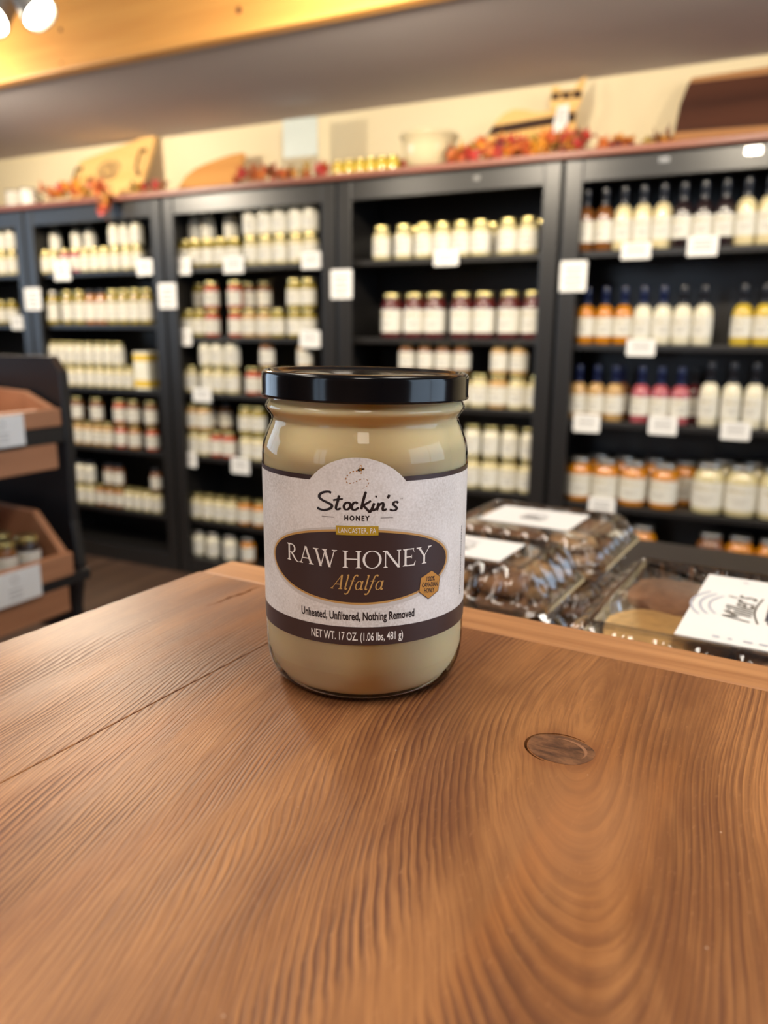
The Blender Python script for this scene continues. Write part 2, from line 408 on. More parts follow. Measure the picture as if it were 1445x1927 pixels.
# ================================================================== THE COUNTER
def counter_wood():
    m, t, p = nt('counter_pine')
    N = t.nodes; L = t.links
    def math_(op, a, b=None, c=None, clamp=False):
        n = N.new('ShaderNodeMath'); n.operation = op; n.use_clamp = clamp
        for i, v in enumerate((a, b, c)):
            if v is None: continue
            if isinstance(v, (int, float)): n.inputs[i].default_value = v
            else: L.new(v, n.inputs[i])
        return n.outputs[0]
    def noise(vec, scale, detail=3, rough=0.5, dist=0.0):
        n = N.new('ShaderNodeTexNoise'); n.inputs['Scale'].default_value = scale; n.inputs['Detail'].default_value = detail
        n.inputs['Roughness'].default_value = rough; n.inputs['Distortion'].default_value = dist
        L.new(vec, n.inputs['Vector']); return n.outputs['Fac']
    def comb(x, y, z=0.0):
        n = N.new('ShaderNodeCombineXYZ')
        for i, v in enumerate((x, y, z)):
            if isinstance(v, (int, float)): n.inputs[i].default_value = v
            else: L.new(v, n.inputs[i])
        return n.outputs[0]
    def smooth(v, a, b):
        n = N.new('ShaderNodeMapRange'); n.interpolation_type = 'SMOOTHSTEP'
        L.new(v, n.inputs[0]); n.inputs[1].default_value = a; n.inputs[2].default_value = b
        return n.outputs[0]
    def mixc(f, a, b):
        n = N.new('ShaderNodeMix'); n.data_type = 'RGBA'
        if isinstance(f, (int, float)): n.inputs[0].default_value = f
        else: L.new(f, n.inputs[0])
        for i, v in ((6, a), (7, b)):
            if isinstance(v, tuple): n.inputs[i].default_value = v
            else: L.new(v, n.inputs[i])
        return n.outputs[2]
    tc = N.new('ShaderNodeTexCoord'); sp = N.new('ShaderNodeSeparateXYZ'); L.new(tc.outputs['Object'], sp.inputs[0])
    e, g = sp.outputs[0], sp.outputs[1]
    # slow wander of the grain
    wv = comb(math_('MULTIPLY', e, 9.0), math_('MULTIPLY', g, 2.6), 3.1)
    wander = math_('MULTIPLY', math_('SUBTRACT', noise(wv, 1.0, 2), 0.5), 0.040)
    wv2 = comb(math_('MULTIPLY', e, 60.0), math_('MULTIPLY', g, 9.0), 1.7)
    wob = math_('MULTIPLY', math_('SUBTRACT', noise(wv2, 1.0, 3), 0.5), 0.0055)
    gk = math_('SUBTRACT', g, 0.226)
    gs = math_('SQRT', math_('ADD', math_('MULTIPLY', gk, gk), 0.0016))
    front = math_('MULTIPLY', math_('SUBTRACT', gs, gk), 0.5)      # towards the near end of the board
    behind = math_('MULTIPLY', math_('ADD', gs, gk), 0.5)
    drift = math_('MULTIPLY', front, 0.30)
    ek = math_('ADD', math_('SUBTRACT', math_('ADD', e, 0.065), drift), math_('ADD', wander, wob))
    el = math_('SQRT', math_('ADD', math_('MULTIPLY', ek, ek),
              math_('ADD', math_('MULTIPLY', math_('MULTIPLY', front, front), 0.085), math_('MULTIPLY', math_('MULTIPLY', behind, behind), 0.003))))
    # growth rings: wide and soft near the knot, fine and straight away from it
    ph = math_('ADD', math_('MULTIPLY', el, 300.0), math_('MULTIPLY', math_('MAXIMUM', math_('SUBTRACT', el, 0.022), 0.0), 190.0))
    ph = math_('ADD', ph, math_('MULTIPLY', noise(comb(math_('MULTIPLY', el, 70.0), math_('MULTIPLY', g, 1.5), 31.0), 1.0, 3), 3.2))
    fr = math_('FRACT', ph)
    ring = math_('MULTIPLY', smooth(fr, 0.25, 0.84), math_('SUBTRACT', 1.0, smooth(fr, 0.88, 1.0)))
    far = smooth(el, 0.012, 0.05)
    amp = noise(comb(math_('MULTIPLY', e, 55.0), math_('MULTIPLY', g, 7.0), 9.0), 1.0, 3)
    ring = math_('MULTIPLY', ring, math_('MULTIPLY', math_('ADD', math_('MULTIPLY', far, 0.45), 0.55), math_('ADD', math_('MULTIPLY', smooth(amp, 0.36, 0.66), 0.85), 0.12)))
    ph2 = math_('FRACT', math_('MULTIPLY', el, 980.0))
    ring2 = math_('MULTIPLY', math_('POWER', ph2, 2.0), math_('MULTIPLY', far, smooth(noise(comb(math_('MULTIPLY', e, 30.0), math_('MULTIPLY', g, 5.0), 4.0), 1.0, 2), 0.35, 0.65)))
    fib = noise(comb(math_('MULTIPLY', el, 1500.0), math_('MULTIPLY', g, 45.0), 0.0), 1.0, 3, 0.6)
    pores = noise(comb(math_('MULTIPLY', e, 900.0), math_('MULTIPLY', g, 260.0), 5.0), 1.0, 2, 0.6)
    tone = noise(comb(math_('MULTIPLY', ek, 22.0), math_('MULTIPLY', g, 5.5), 7.0), 1.0, 4, 0.6)
    tone2 = noise(comb(math_('MULTIPLY', e, 26.0), math_('MULTIPLY', g, 3.0), 12.0), 1.0, 3, 0.5)
    c = mixc(smooth(tone, 0.34, 0.66), srgb(116, 73, 42), srgb(172, 119, 72))
    c = mixc(math_('MULTIPLY', smooth(tone2, 0.50, 0.70), 0.65), c, srgb(160, 98, 48))
    c = mixc(math_('MULTIPLY', ring, 0.92, None, True), c, srgb(76, 41, 25))
    c = mixc(math_('MULTIPLY', ring2, 0.70), c, srgb(92, 52, 33))
    c = mixc(math_('MULTIPLY', smooth(fib, 0.38, 0.70), 0.50), c, srgb(104, 62, 40))
    c = mixc(math_('MULTIPLY', smooth(pores, 0.58, 0.86), 0.22), c, srgb(214, 158, 112))
    # streaks of pitch along the grain
    st = noise(comb(math_('MULTIPLY', ek, 120.0), math_('MULTIPLY', g, 6.0), 21.0), 1.0, 2)
    c = mixc(math_('MULTIPLY', smooth(st, 0.68, 0.78), 0.55), c, srgb(84, 42, 26))
    # greyer, worn wood beside the knot
    wear = math_('SUBTRACT', 1.0, smooth(math_('SQRT', math_('ADD', math_('POWER', math_('ADD', e, 0.048), 2.0), math_('MULTIPLY', math_('POWER', math_('SUBTRACT', g, 0.195), 2.0), 0.3))), 0.004, 0.028))
    c = mixc(math_('MULTIPLY', wear, 0.40), c, srgb(172, 122, 84))
    # dark rim of wood pulled around the knot
    kd = math_('SQRT', math_('ADD', math_('POWER', math_('MULTIPLY', math_('ADD', e, 0.0648), 92.0), 2.0), math_('POWER', math_('MULTIPLY', math_('SUBTRACT', g, 0.2262), 92.0), 2.0)))
    c = mixc(math_('MULTIPLY', math_('SUBTRACT', 1.0, smooth(kd, 0.9, 1.5)), 0.35), c, srgb(120, 66, 38))
    # pale dust specks and scuffs
    vo = N.new('ShaderNodeTexVoronoi'); vo.inputs['Scale'].default_value = 70; L.new(tc.outputs['Object'], vo.inputs['Vector'])
    speck = math_('MULTIPLY', math_('LESS_THAN', vo.outputs['Distance'], 0.022), 0.5)
    c = mixc(speck, c, srgb(225, 195, 170))
    L.new(c, p.inputs['Base Color'])
    rg = math_('ADD', math_('MULTIPLY', ring, 0.10), math_('ADD', math_('MULTIPLY', tone, 0.16), 0.34))
    L.new(rg, p.inputs['Roughness'])
    p.inputs['Specular IOR Level'].default_value = 0.34
    b = N.new('ShaderNodeBump'); b.inputs['Strength'].default_value = 0.22; b.inputs['Distance'].default_value = 0.0006
    L.new(math_('SUBTRACT', 1.0, math_('ADD', ring, math_('MULTIPLY', fib, 0.5))), b.inputs['Height'])
    L.new(b.outputs['Normal'], p.inputs['Normal'])
    return m
m_counter = counter_wood()
m_trimw = wood('breadboard_pine', srgb(186, 134, 88), srgb(146, 96, 58), 'x', 130, 0.42, 0.035, 0.7)
m_dark = mat('black_stained_wood', srgb(30, 27, 26), 0.45)
TROT = (0, 0, TA)
ct = thing('display_counter', 'wooden display counter with knotty pine top carrying the honey jar', 'counter', (0, 0, 0), TA)
TT = 0.042
E0, E1, G0, G1 = -0.3015, 0.75, -0.55, 0.3095
planks = []
def carve(plank, pts, w):
    """cut a real open crack along a line (mm) into a plank"""
    V, _ = strip2d(pts, w)
    ring_ = [(x / 1000, y / 1000) for x, y in V[0::2]] + [(x / 1000, y / 1000) for x, y in V[1::2]][::-1]
    cut = obj('cutter', prism_me('cutter', ring_, T - .007, T + .003, 'z'), None, ct)
    md = plank.modifiers.new('crack', 'BOOLEAN'); md.operation = 'DIFFERENCE'; md.solver = 'EXACT'; md.object = cut
    me = bpy.data.meshes.new_from_object(plank.evaluated_get(bpy.context.evaluated_depsgraph_get()))
    plank.modifiers.clear(); plank.data = me; bpy.data.objects.remove(cut)
seams = [E0, -0.2022, 0.062, 0.33, E1]
for a, b in zip(seams[:-1], seams[1:]):
    planks.append(box('plank', a + .00004, b - .00004, G0, G1 - .0003, T - TT, T, m_counter, ct, 0.0005))
br_ = box('end_board', E0, E1, G1, 0.3365, T - TT, T - .0002, m_trimw, ct, 0.0018)
# the knot: a plug of darker end grain with a dark crack around it
m_plug = wood('knot_plug', srgb(132, 90, 60), srgb(62, 36, 25), 'x', 330, 0.5, 0.35, 0.55)
pts = []
for k in range(28):
    a = 2 * PI * k / 28
    pts.append((-.0648 + .0108 * math.cos(a) * (1 + .04 * math.sin(3 * a)), .2262 + .0092 * math.sin(a) * (1 + .05 * math.cos(2 * a))))
kn = obj('knot', prism_me('knot', pts, T - .001, T + .00012, 'z'), m_plug, ct)
crk = []
for k in range(15):
    a = math.radians(60 + 200 * k / 14)
    crk.append(((-.0648 + .0114 * math.cos(a)) * 1000, (.2262 + .0098 * math.sin(a)) * 1000))
carve(planks[1], catmull(crk, 3), [0.20 + 0.85 * math.sin(PI * min(1, i / 42)) ** .7 for i in range(43)])
m_kring = mat('pale_knot_ring', srgb(150, 106, 76), 0.5, vary=0.25, scale=500)
arc_ = [((-.0648 + .0082 * math.cos(a)) * 1000, (.2262 + .0066 * math.sin(a)) * 1000) for a in [math.radians(-20 + 130 * i / 12) for i in range(13)]]
fl3 = Flat(); fl3.strip(catmull(arc_, 2), [0.1 + 1.1 * math.sin(PI * i / 24) for i in range(25)]); obj('growth_ring', fl3.plane('growth_ring', T + .00018), m_kring, kn)
# the split near the left back corner
spl = [(-258, 268), (-256.5, 276), (-256.8, 284), (-255, 293), (-255.5, 301), (-254, 306)]
cs = catmull(spl, 4); carve(planks[0], cs, [0.3 + 2.0 * math.sin(PI * i / (len(cs) - 1)) ** 2 * (0.6 + .4 * math.sin(i * 1.9)) for i in range(len(cs))])
# carcass under the top
box('carcass', E0 + .05, E1 - .03, G0 + .03, .30, 0.10, T - TT, m_dark, ct, 0.004)
box('plinth', E0 + .08, E1 - .06, G0 + .06, .27, 0.0, 0.10, m_dark, ct)
for i in range(3):
    x0 = E0 + .07 + i * .32
    box('panel', x0, x0 + .29, .298, .306, .15, T - TT - .05, m_dark, ct, 0.003)

# lower display table behind the counter
ZS = T - 0.165
m_ltable = mat('black_display_table_paint', srgb(34, 30, 30), 0.45)
lt = thing('display_table', 'low black display table holding the stacked cookie boxes', 'table', tp(.2, .72, 0), TA)
box('table_top', -.565, .60, -.37, .45, ZS - .03, ZS, m_ltable, lt, 0.003)
for sx in (-.52, .55):
    for sy in (-.33, .41): box('leg', sx - .03, sx + .03, sy - .03, sy + .03, 0, ZS - .03, m_ltable, lt, 0.003)
multi_box('apron', [(-.49, .52, -.345, -.325, ZS - .11, ZS - .03), (-.49, .52, .405, .425, ZS - .11, ZS - .03)], m_ltable, lt)

# ================================================================== THE HONEY JAR
JA = Vector((-.0074, .2931, T))
jar = thing('honey_jar', 'clear glass jar of creamy raw honey with black lid, standing on the counter', 'jar', JA, math.radians(1.45))
RJ = 0.0391
def pr(l, k=1.0): return [(r / 1000, z / 1000) for r, z in l]
glass_prof = catmull([(24, .9), (28, .1), (31, .15), (33.6, 1.2), (35.8, 3.2), (37.5, 6.3), (38.6, 10.5), (39.0, 15.5), (39.1, 22), (39.1, 50), (39.1, 84), (38.95, 90), (38.2, 93.6), (36.7, 97.4), (35.5, 100.3), (35.3, 101.8),
                      (36.2, 103.3), (37.3, 104.8), (37.45, 106.0), (36.7, 107.4), (35.9, 108.4), (35.6, 110.5), (35.6, 116)], 3)
m_glass = thin_clear('jar_glass', (0.99, 0.998, 0.985, 1), 1.36, 0.02)
m_honey = mat('creamed_honey', srgb(236, 213, 166), 0.45, vary=0.03, scale=90, sss=0.6, spec=0.2)
obj('glass', lathe_me('glass', pr(glass_prof), 96, close_top=False), m_glass, jar)
hp = catmull([(1, 1.9), (20, 1.9), (29.5, 2.0), (32.6, 2.8), (34.8, 4.8), (36.6, 8.2), (37.9, 12.2), (38.35, 17), (38.4, 50), (38.4, 84), (38.2, 89.8), (37.4, 93.4), (35.9, 97.2), (34.8, 100.0), (34.5, 101.8),
              (35.4, 103.4), (36.5, 104.9), (36.6, 106.0), (35.8, 107.3), (35.1, 108.3), (34.9, 112)], 3)
obj('honey', lathe_me('honey', pr(hp), 96), m_honey, jar)
# thick glass foot ring under the honey
m_foot = thin_clear('jar_glass_foot', (0.97, 0.98, 0.92, 1), 1.5, 0.04, 0.04)
obj('glass_foot', lathe_me('glass_foot', pr([(22, 1.9), (29.5, 2.1), (32.6, 2.7), (33.0, 1.6), (30.8, .5), (28.2, .35), (26, .8), (22, 1.4)]), 96), m_foot, jar)
m_lid = mat('black_lid_lacquer', (0.004, 0.004, 0.005, 1), 0.13, spec=0.3, vary=0.1)
lid_prof = [(35.9, 109.6), (37.6, 109.0), (38.5, 109.05), (38.85, 109.5), (38.75, 110.1), (38.6, 110.7), (38.6, 116.2), (38.5, 117.3), (38.0, 118.1), (37.2, 118.45), (36.3, 118.3), (35.6, 117.5), (34.8, 117.05), (30, 117.0), (26.5, 117.0), (26, 117.4), (10, 117.4), (.5, 117.4)]
bm = bmesh.new(); tmp = lathe_me('lid', pr(lid_prof), 96, close_bottom=False); bm.from_mesh(tmp); bpy.data.meshes.remove(tmp)
lid = obj('lid', bm_mesh('lid', bm, True), m_lid, jar, (0, 0, 0), (0, math.radians(0.75), 0))
lid.location = (-math.sin(math.radians(.75)) * .113, 0, 0)

# ---- label: paper wrapped round the jar, coordinates in mm (s along the curve, z up)
SC = -2.8
def arc_h(s):
    d = abs(s - SC)
    if d >= 17.3: return 83.2
    Rr = 22.2
    return 91.5 - Rr + math.sqrt(Rr * Rr - d * d)
def label_material():
    m, t, p = nt('label_paper')
    tc = t.nodes.new('ShaderNodeTexCoord')
    n = t.nodes.new('ShaderNodeTexNoise'); n.inputs['Scale'].default_value = 1300; n.inputs['Detail'].default_value = 3
    n2 = t.nodes.new('ShaderNodeTexNoise'); n2.inputs['Scale'].default_value = 45; n2.inputs['Detail'].default_value = 3
    for x in (n, n2): t.links.new(tc.outputs['Object'], x.inputs['Vector'])
    mu = t.nodes.new('ShaderNodeMath'); mu.operation = 'MULTIPLY'; t.links.new(n.outputs['Fac'], mu.inputs[0]); t.links.new(n2.outputs['Fac'], mu.inputs[1])
    r = t.nodes.new('ShaderNodeValToRGB'); r.color_ramp.elements[0].position = 0.12; r.color_ramp.elements[0].color = srgb(240, 236, 232)
    r.color_ramp.elements[1].position = 0.42; r.color_ramp.elements[1].color = srgb(205, 198, 190)
    t.links.new(mu.outputs[0], r.inputs[0]); t.links.new(r.outputs[0], p.inputs['Base Color'])
    p.inputs['Roughness'].default_value = 0.45
    return m
m_paper = label_material()
m_brown = mat('label_dark_brown', srgb(58, 40, 38), 0.42, vary=0.05)
m_gold = mat('label_gold_border', srgb(198, 152, 88), 0.4, vary=0.05)
m_goldtxt = mat('label_gold_lettering', srgb(203, 158, 92), 0.4)
m_ochre = mat('label_ochre_banner', srgb(186, 150, 38), 0.45)
m_amber = mat('label_amber_badge', srgb(196, 138, 60), 0.4, vary=0.12, scale=300)
m_ink = mat('label_black_ink', srgb(30, 20, 20), 0.45)
m_wht = mat('label_white_lettering', srgb(240, 234, 226), 0.45)
m_greyl = mat('label_grey_rule', srgb(150, 142, 136), 0.5)
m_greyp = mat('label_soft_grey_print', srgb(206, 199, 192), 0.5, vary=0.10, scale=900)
f = Flat()
ss = sorted(set([-84 + i * 2 for i in range(85)] + [SC - 17.3 + i * 34.6 / 40 for i in range(41)]))
f.between([(s, 24.8) for s in ss], [(s, arc_h(s)) for s in ss])
label = obj('label', f.wrap('label', RJ + .00012), m_paper, jar)
label['label'] = 'speckled white paper label with dark bands'
def printed(name, fl, m, lift):
    return obj(name, fl.wrap(name, RJ + .00012 + lift * 1e-5), m, label)
f = Flat(); f.rect(-84, 24.8, 84, 31.6, 84); printed('bottom_band', f, m_brown, 4)
for a, b in ((-84, SC - 16.3), (SC + 16.2, 84)):
    f = Flat(); k = 40
    lo = [(a + (b - a) * i / k, 83.2) for i in range(k + 1)]; hi = [(a + (b - a) * i / k, 84.85) for i in range(k + 1)]
    if a < -50: lo[-1] = (SC - 17.3, 83.2)
    else: lo[0] = (SC + 17.3, 83.2)
    f.between(lo, hi)
    printed('top_rule', f, m_brown, 4)
# oval panel with soft grey print around it and a gold border
def oval(a, b, cz=53.4, k=64):
    up = [(SC - a * math.cos(PI * i / k), cz + b * math.sin(PI * i / k)) for i in range(k + 1)]
    dn = [(x, 2 * cz - z) for x, z in up]
    fl = Flat(); fl.between(dn, up); return fl
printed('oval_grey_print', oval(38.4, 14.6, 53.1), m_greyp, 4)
printed('oval_border', oval(37.3, 13.5), m_gold, 7)
printed('oval_panel', oval(36.3, 12.75), m_brown, 10)
# brand lettering in brush script
SCRIPT = {
 'S':[(-11.84,79.20),(-12.83,79.56),(-14.81,79.21),(-16.09,78.36),(-16.28,77.38),(-15.13,76.51),(-13.32,75.80),(-11.87,75.15),(-11.66,74.42),(-12.61,73.60),(-14.59,73.07),(-16.32,73.29),(-17.15,73.76)],
 't':[(-8.97,78.51),(-9.41,76.79),(-10.01,74.95),(-10.13,73.98),(-9.59,73.58),(-8.40,74.07)],
 't2':[(-11.20,76.69),(-9.57,77.10),(-7.64,77.35)],
 'o':[(-5.74,76.21),(-6.80,75.85),(-7.33,74.76),(-6.91,73.82),(-5.96,73.80),(-5.16,74.63),(-5.06,75.54),(-5.63,76.16),(-6.06,75.98)],
 'c':[(-2.60,75.76),(-3.12,76.33),(-4.01,75.94),(-4.59,74.86),(-4.38,73.91),(-3.44,73.72),(-2.08,74.49)],
 'k1':[(0.29,80.02),(-0.32,78.01),(-0.94,75.62),(-1.30,73.86)],
 'k2':[(2.06,76.84),(0.82,76.10),(-0.42,75.25),(0.20,74.40),(1.04,73.55),(1.67,72.90),(1.98,73.54),(2.91,74.71)],
 'i':[(3.21,76.08),(2.70,74.92),(2.39,73.97),(2.91,73.53),(3.85,74.16)],
 'idot':[(3.51,78.20),(4.03,78.46)],
 'n':[(4.73,76.16),(4.37,74.79),(4.06,73.62),(4.58,74.89),(5.52,75.82),(6.15,76.02),(6.37,75.27),(6.11,74.10),(6.49,73.45),(7.55,73.94)],
 'ap':[(8.36,78.81),(8.15,78.18),(7.78,77.56)],
 's':[(11.65,75.77),(10.99,76.29),(10.11,76.07),(9.91,75.33),(10.68,74.65),(11.13,73.98),(10.58,73.37),(9.49,73.32),(8.62,73.79)],
}
f = Flat()
for k, pts in SCRIPT.items():
    c = catmull(pts, 6); n = len(c)
    w = []
    for i in range(n):
        a = c[max(i - 1, 0)]; b = c[min(i + 1, n - 1)]
        dx, dy = b[0] - a[0], b[1] - a[1]; L_ = math.hypot(dx, dy) or 1
        w.append(0.58 + 0.38 * abs(dy / L_) + (0.12 if k == 'S' else 0))   # brush: heavier on the down strokes
    w[0] *= .7; w[-1] *= .55
    f.strip(c, w)
printed('brand_lettering', f, m_ink, 4)
f = Flat(); f.add(*text2d('TM', 12.1, 77.0, 13.3, 77.5)); printed('trade_mark', f, m_greyl, 4)
f = Flat(); f.add(*text2d('HONEY', -7.2, 69.85, 1.65, 71.7, 0.045, 1.35)); printed('honey_lettering', f, m_ink, 4)
for a, b in ((-15.4, -10.9), (5.4, 9.8)):
    f = Flat(); f.rect(a, 70.7, b, 71.0, 3); printed('rule', f, m_greyl, 4)
f = Flat(); f.rect(-10.2, 64.8, 4.7, 68.05, 10); printed('place_banner', f, m_ochre, 16)
f = Flat(); f.add(*text2d('LANCASTER, PA', -9.3, 65.6, 3.8, 67.35, 0.0, 1.08)); printed('place_lettering', f, m_wht, 20)
# serif capitals
class Serif(Flat):
    TK, TN, SF = .11, .062, .05
    def stem(s, x, y0=0.0, y1=1.0, w=None, top=True, bot=True, h=.085):
        w = w or s.TK
        s.add([(x - w / 2, y0), (x + w / 2, y0), (x + w / 2, y1), (x - w / 2, y1)], [(0, 1, 2, 3)])
        if bot: s.foot(x, y0, w, h)
        if top: s.foot(x, y1, w, h, -1)
    def foot(s, x, y, w, h=.085, d=1):
        a = w / 2
        s.add([(x - a - h, y), (x + a + h, y), (x + a + h, y + d * s.SF * .6), (x + a, y + d * .085), (x - a, y + d * .085), (x - a - h, y + d * s.SF * .6)], [(0, 1, 2, 3, 4, 5)])
    def diag(s, x0, y0, x1, y1, w):
        s.add([(x0 - w / 2, y0), (x0 + w / 2, y0), (x1 + w / 2, y1), (x1 - w / 2, y1)], [(0, 1, 2, 3)])
    def ring(s, cx, cy, rx, ry, tx, ty, a0=0.0, a1=360.0, k=36):
        V, Fc = [], []
        for i in range(k + 1):
            a = math.radians(a0 + (a1 - a0) * i / k)
            V += [(cx + rx * math.cos(a), cy + ry * math.sin(a)), (cx + (rx - tx) * math.cos(a), cy + (ry - ty) * math.sin(a))]
        for i in range(k): Fc.append((2 * i, 2 * i + 1, 2 * i + 3, 2 * i + 2))
        s.add(V, Fc)
    def hbar(s, x0, x1, y, t=None):
        t = t or s.TN
        s.add([(x0, y - t / 2), (x1, y - t / 2), (x1, y + t / 2), (x0, y + t / 2)], [(0, 1, 2, 3)])
def cap(ch):
    g = Serif()
    if ch == 'R':
        g.stem(.16); g.ring(.34, .735, .27, .265, .105, .045, -90, 90); g.hbar(.16, .36, .978); g.hbar(.16, .36, .49)
        V, Fc = strip2d(catmull([(.33, .49), (.46, .32), (.60, .12), (.72, .02), (.84, .0)], 5), [.10] * 12 + [.085, .07, .06, .055, .05, .045, .04, .035, .03]); g.add(V, Fc); w = .84
    elif ch == 'A':
        g.diag(.13, 0, .42, 1.02, .05); g.diag(.42, 1.02, .76, 0, .125); g.hbar(.22, .62, .33); g.foot(.13, 0, .05, .10); g.foot(.75, 0, .12, .08); w = .90
    elif ch == 'W':
        g.diag(.40, -.02, .13, 1, .12); g.diag(.40, -.02, .63, .92, .05); g.diag(.87, -.02, .60, 1, .12); g.diag(.87, -.02, 1.12, 1, .05)
        g.foot(.13, 1, .11, .10, -1); g.foot(.60, 1, .11, .08, -1); g.foot(1.12, 1, .05, .11, -1); w = 1.24
    elif ch == 'H':
        g.stem(.16); g.stem(.80); g.hbar(.16, .80, .52); w = .96
    elif ch == 'O':
        g.ring(.46, .5, .46, .525, .115, .05); w = .92
    elif ch == 'N':
        g.stem(.15, w=.05, bot=True, top=False); g.foot(.12, 1, .12, .06, -1); g.diag(.83, -.02, .16, 1, .13); g.stem(.83, 0, 1, .05, True, False); w = .97
    elif ch == 'E':
        g.stem(.16); g.hbar(.16, .62, .978); g.hbar(.16, .50, .52); g.hbar(.16, .66, .022)
        g.add([(.60, .955), (.64, .78), (.625, .78), (.56, .955)], [(0, 1, 2, 3)]); g.add([(.60, .045), (.70, .25), (.72, .25), (.665, 0)], [(0, 1, 2, 3)])
        g.add([(.48, .62), (.505, .62), (.505, .42), (.48, .42)], [(0, 1, 2, 3)]); w = .74
    elif ch == 'Y':
        g.stem(.44, 0, .5, top=False); g.diag(.44, .46, .12, 1, .125); g.diag(.44, .46, .78, 1, .05); g.foot(.12, 1, .11, .09, -1); g.foot(.78, 1, .05, .10, -1); w = .90
    return g, w
def word(flat, txt, x0, x1, y0, h):
    gl = [cap(c) for c in txt]
    tot = sum(w for _, w in gl)
    gap = -.02 if txt == 'RAW' else .05
    sx = ((x1 - x0) / h - gap * (len(txt) - 1)) / tot
    x = x0
    for g, w in gl:
        flat.add([(x + vx * h * sx, y0 + vy * h) for vx, vy in g.V], g.F)
        x += (w * sx + gap) * h
f = Flat(); word(f, 'RAW', -31.2, -9.9, 53.15, 6.15); word(f, 'HONEY', -8.0, 25.6, 53.15, 6.15)
printed('title_lettering', f, m_wht, 14)
# italic variety name
def italic():
    f = Serif(); x = 0.0
    def put(fn, adv):
        nonlocal x
        g = Serif(); fn(g)
        f.add([(x + vx + .24 * vy, vy) for vx, vy in g.V], g.F); x += adv
    def A(g):
        g.diag(-.02, 0, .40, 1.02, .045); g.diag(.40, 1.02, .52, 0, .11); g.hbar(.12, .47, .34); g.foot(-.02, 0, .045, .08); g.foot(.52, 0, .11, .07)
    def l(g):
        g.strip(catmull([(.03, .98), (.09, 1.02), (.10, .95), (.10, .5), (.10, .12), (.14, .02), (.22, .06)], 4), .085)
    def fch(g):
        g.strip(catmull([(.40, .94), (.34, 1.03), (.24, .98), (.19, .80), (.16, .4), (.12, 0), (.06, -.24), (-.04, -.32), (-.12, -.26)], 4), [.05] + [.085] * 32)
        g.hbar(.02, .33, .62, .045)
    def a(g):
        g.ring(.22, .31, .20, .33, .075, .05); g.strip(catmull([(.40, .64), (.40, .4), (.40, .12), (.44, .02), (.52, .07)], 4), .085)
    put(A, .70); put(l, .27); put(fch, .38); put(a, .57); put(l, .27); put(fch, .38); put(a, .5)
    return f
it = italic()
xa = min(v[0] for v in it.V); xb = max(v[0] for v in it.V)
kx_ = 19.2 / (xb - xa)
f = Flat(); f.add([(-12.5 + (vx - xa) * kx_, 45.35 + vy * 5.15) for vx, vy in it.V], it.F); printed('variety_lettering', f, m_goldtxt, 14)
f = Flat(); f.add(*text2d('Unheated, Unfiltered, Nothing Removed', -24.5, 34.05, 18.6, 37.15, 0.027, 1.0)); printed('claim_lettering', f, m_ink, 4)
f = Flat(); f.add(*text2d('NET WT. 17 OZ. (1.06 lbs, 481 g)', -20.2, 26.6, 14.1, 29.6, 0.010)); printed('weight_lettering', f, m_wht, 8)
# amber badge
def hexpts(k):
    P = [(0, 5.35), (4.75, 2.75), (4.75, -2.55), (0, -5.35), (-4.75, -2.55), (-4.75, 2.75)]
    ca, sa = math.cos(math.radians(-7)), math.sin(math.radians(-7))
    return [(25.2 + (x * ca + y * sa * -1) * k, 44.85 + (x * sa + y * ca) * k) for x, y in P]
f = Flat(); f.poly(hexpts(1.0)); bd = printed('badge_edge', f, m_brown, 18)
f = Flat(); f.poly(hexpts(.95)); printed('badge', f, m_amber, 22)
f = Flat()
def tilt(V): return [(25.2 + (x * .9925 + y * .122), 44.85 + (-x * .122 + y * .9925)) for x, y in V]
for txt, x0, x1, y0, y1 in (('100%', -2.0, 2.0, 1.35, 3.1), ('CANADIAN', -3.7, 3.7, -.75, .95), ('HONEY', -2.4, 2.4, -2.9, -1.2)):
    V, Fc = text2d(txt, x0, y0, x1, y1, 0.02); f.add(tilt(V), Fc)
printed('badge_lettering', f, m_ink, 26)
# dashed flight path and the little bee
TRAIL = [(-2.61,87.01),(-3.74,86.89),(-4.88,86.45),(-5.82,85.69),(-6.45,84.83),(-6.61,83.88),(-6.25,83.06),(-5.31,82.77),(-4.16,82.91),(-2.97,83.45),(-1.68,84.10),(-0.55,84.32),(0.48,84.12),(1.16,83.49),(1.11,82.54),(0.49,81.81),(-0.33,81.28),(-1.16,81.01)]
f = Flat(); c = catmull(TRAIL, 8); dist = 0; seg = []
for i in range(1, len(c)):
    dist += math.hypot(c[i][0] - c[i - 1][0], c[i][1] - c[i - 1][1])
    on = (dist % 1.25) < 0.72
    if on: seg.append(c[i - 1])
    if (not on or i == len(c) - 1) and len(seg) > 1:
        f.strip(seg, max(.12, .44 - .30 * i / len(c))); seg = []
    elif not on: seg = []
printed('flight_path', f, mat('flight_path_ink', srgb(168, 112, 50), 0.45), 4)
f = Flat()
def ell(cx, cz, rx, rz, rot=0, k=14):
    return [(cx + rx * math.cos(a) * math.cos(rot) - rz * math.sin(a) * math.sin(rot), cz + rx * math.cos(a) * math.sin(rot) + rz * math.sin(a) * math.cos(rot)) for a in [2 * PI * i / k for i in range(k)]]
f.poly(ell(-1.70, 87.45, .98, .52, .25)); f.poly(ell(-.62, 87.65, .36, .36)); bee = printed('bee', f, m_ink, 4)
f = Flat()
for q in (-.35, .05, .4): f.rect(-1.78 + q * .9, 87.12, -1.65 + q * .9, 87.82)
printed('bee_stripes', f, m_amber, 7)
f = Flat()
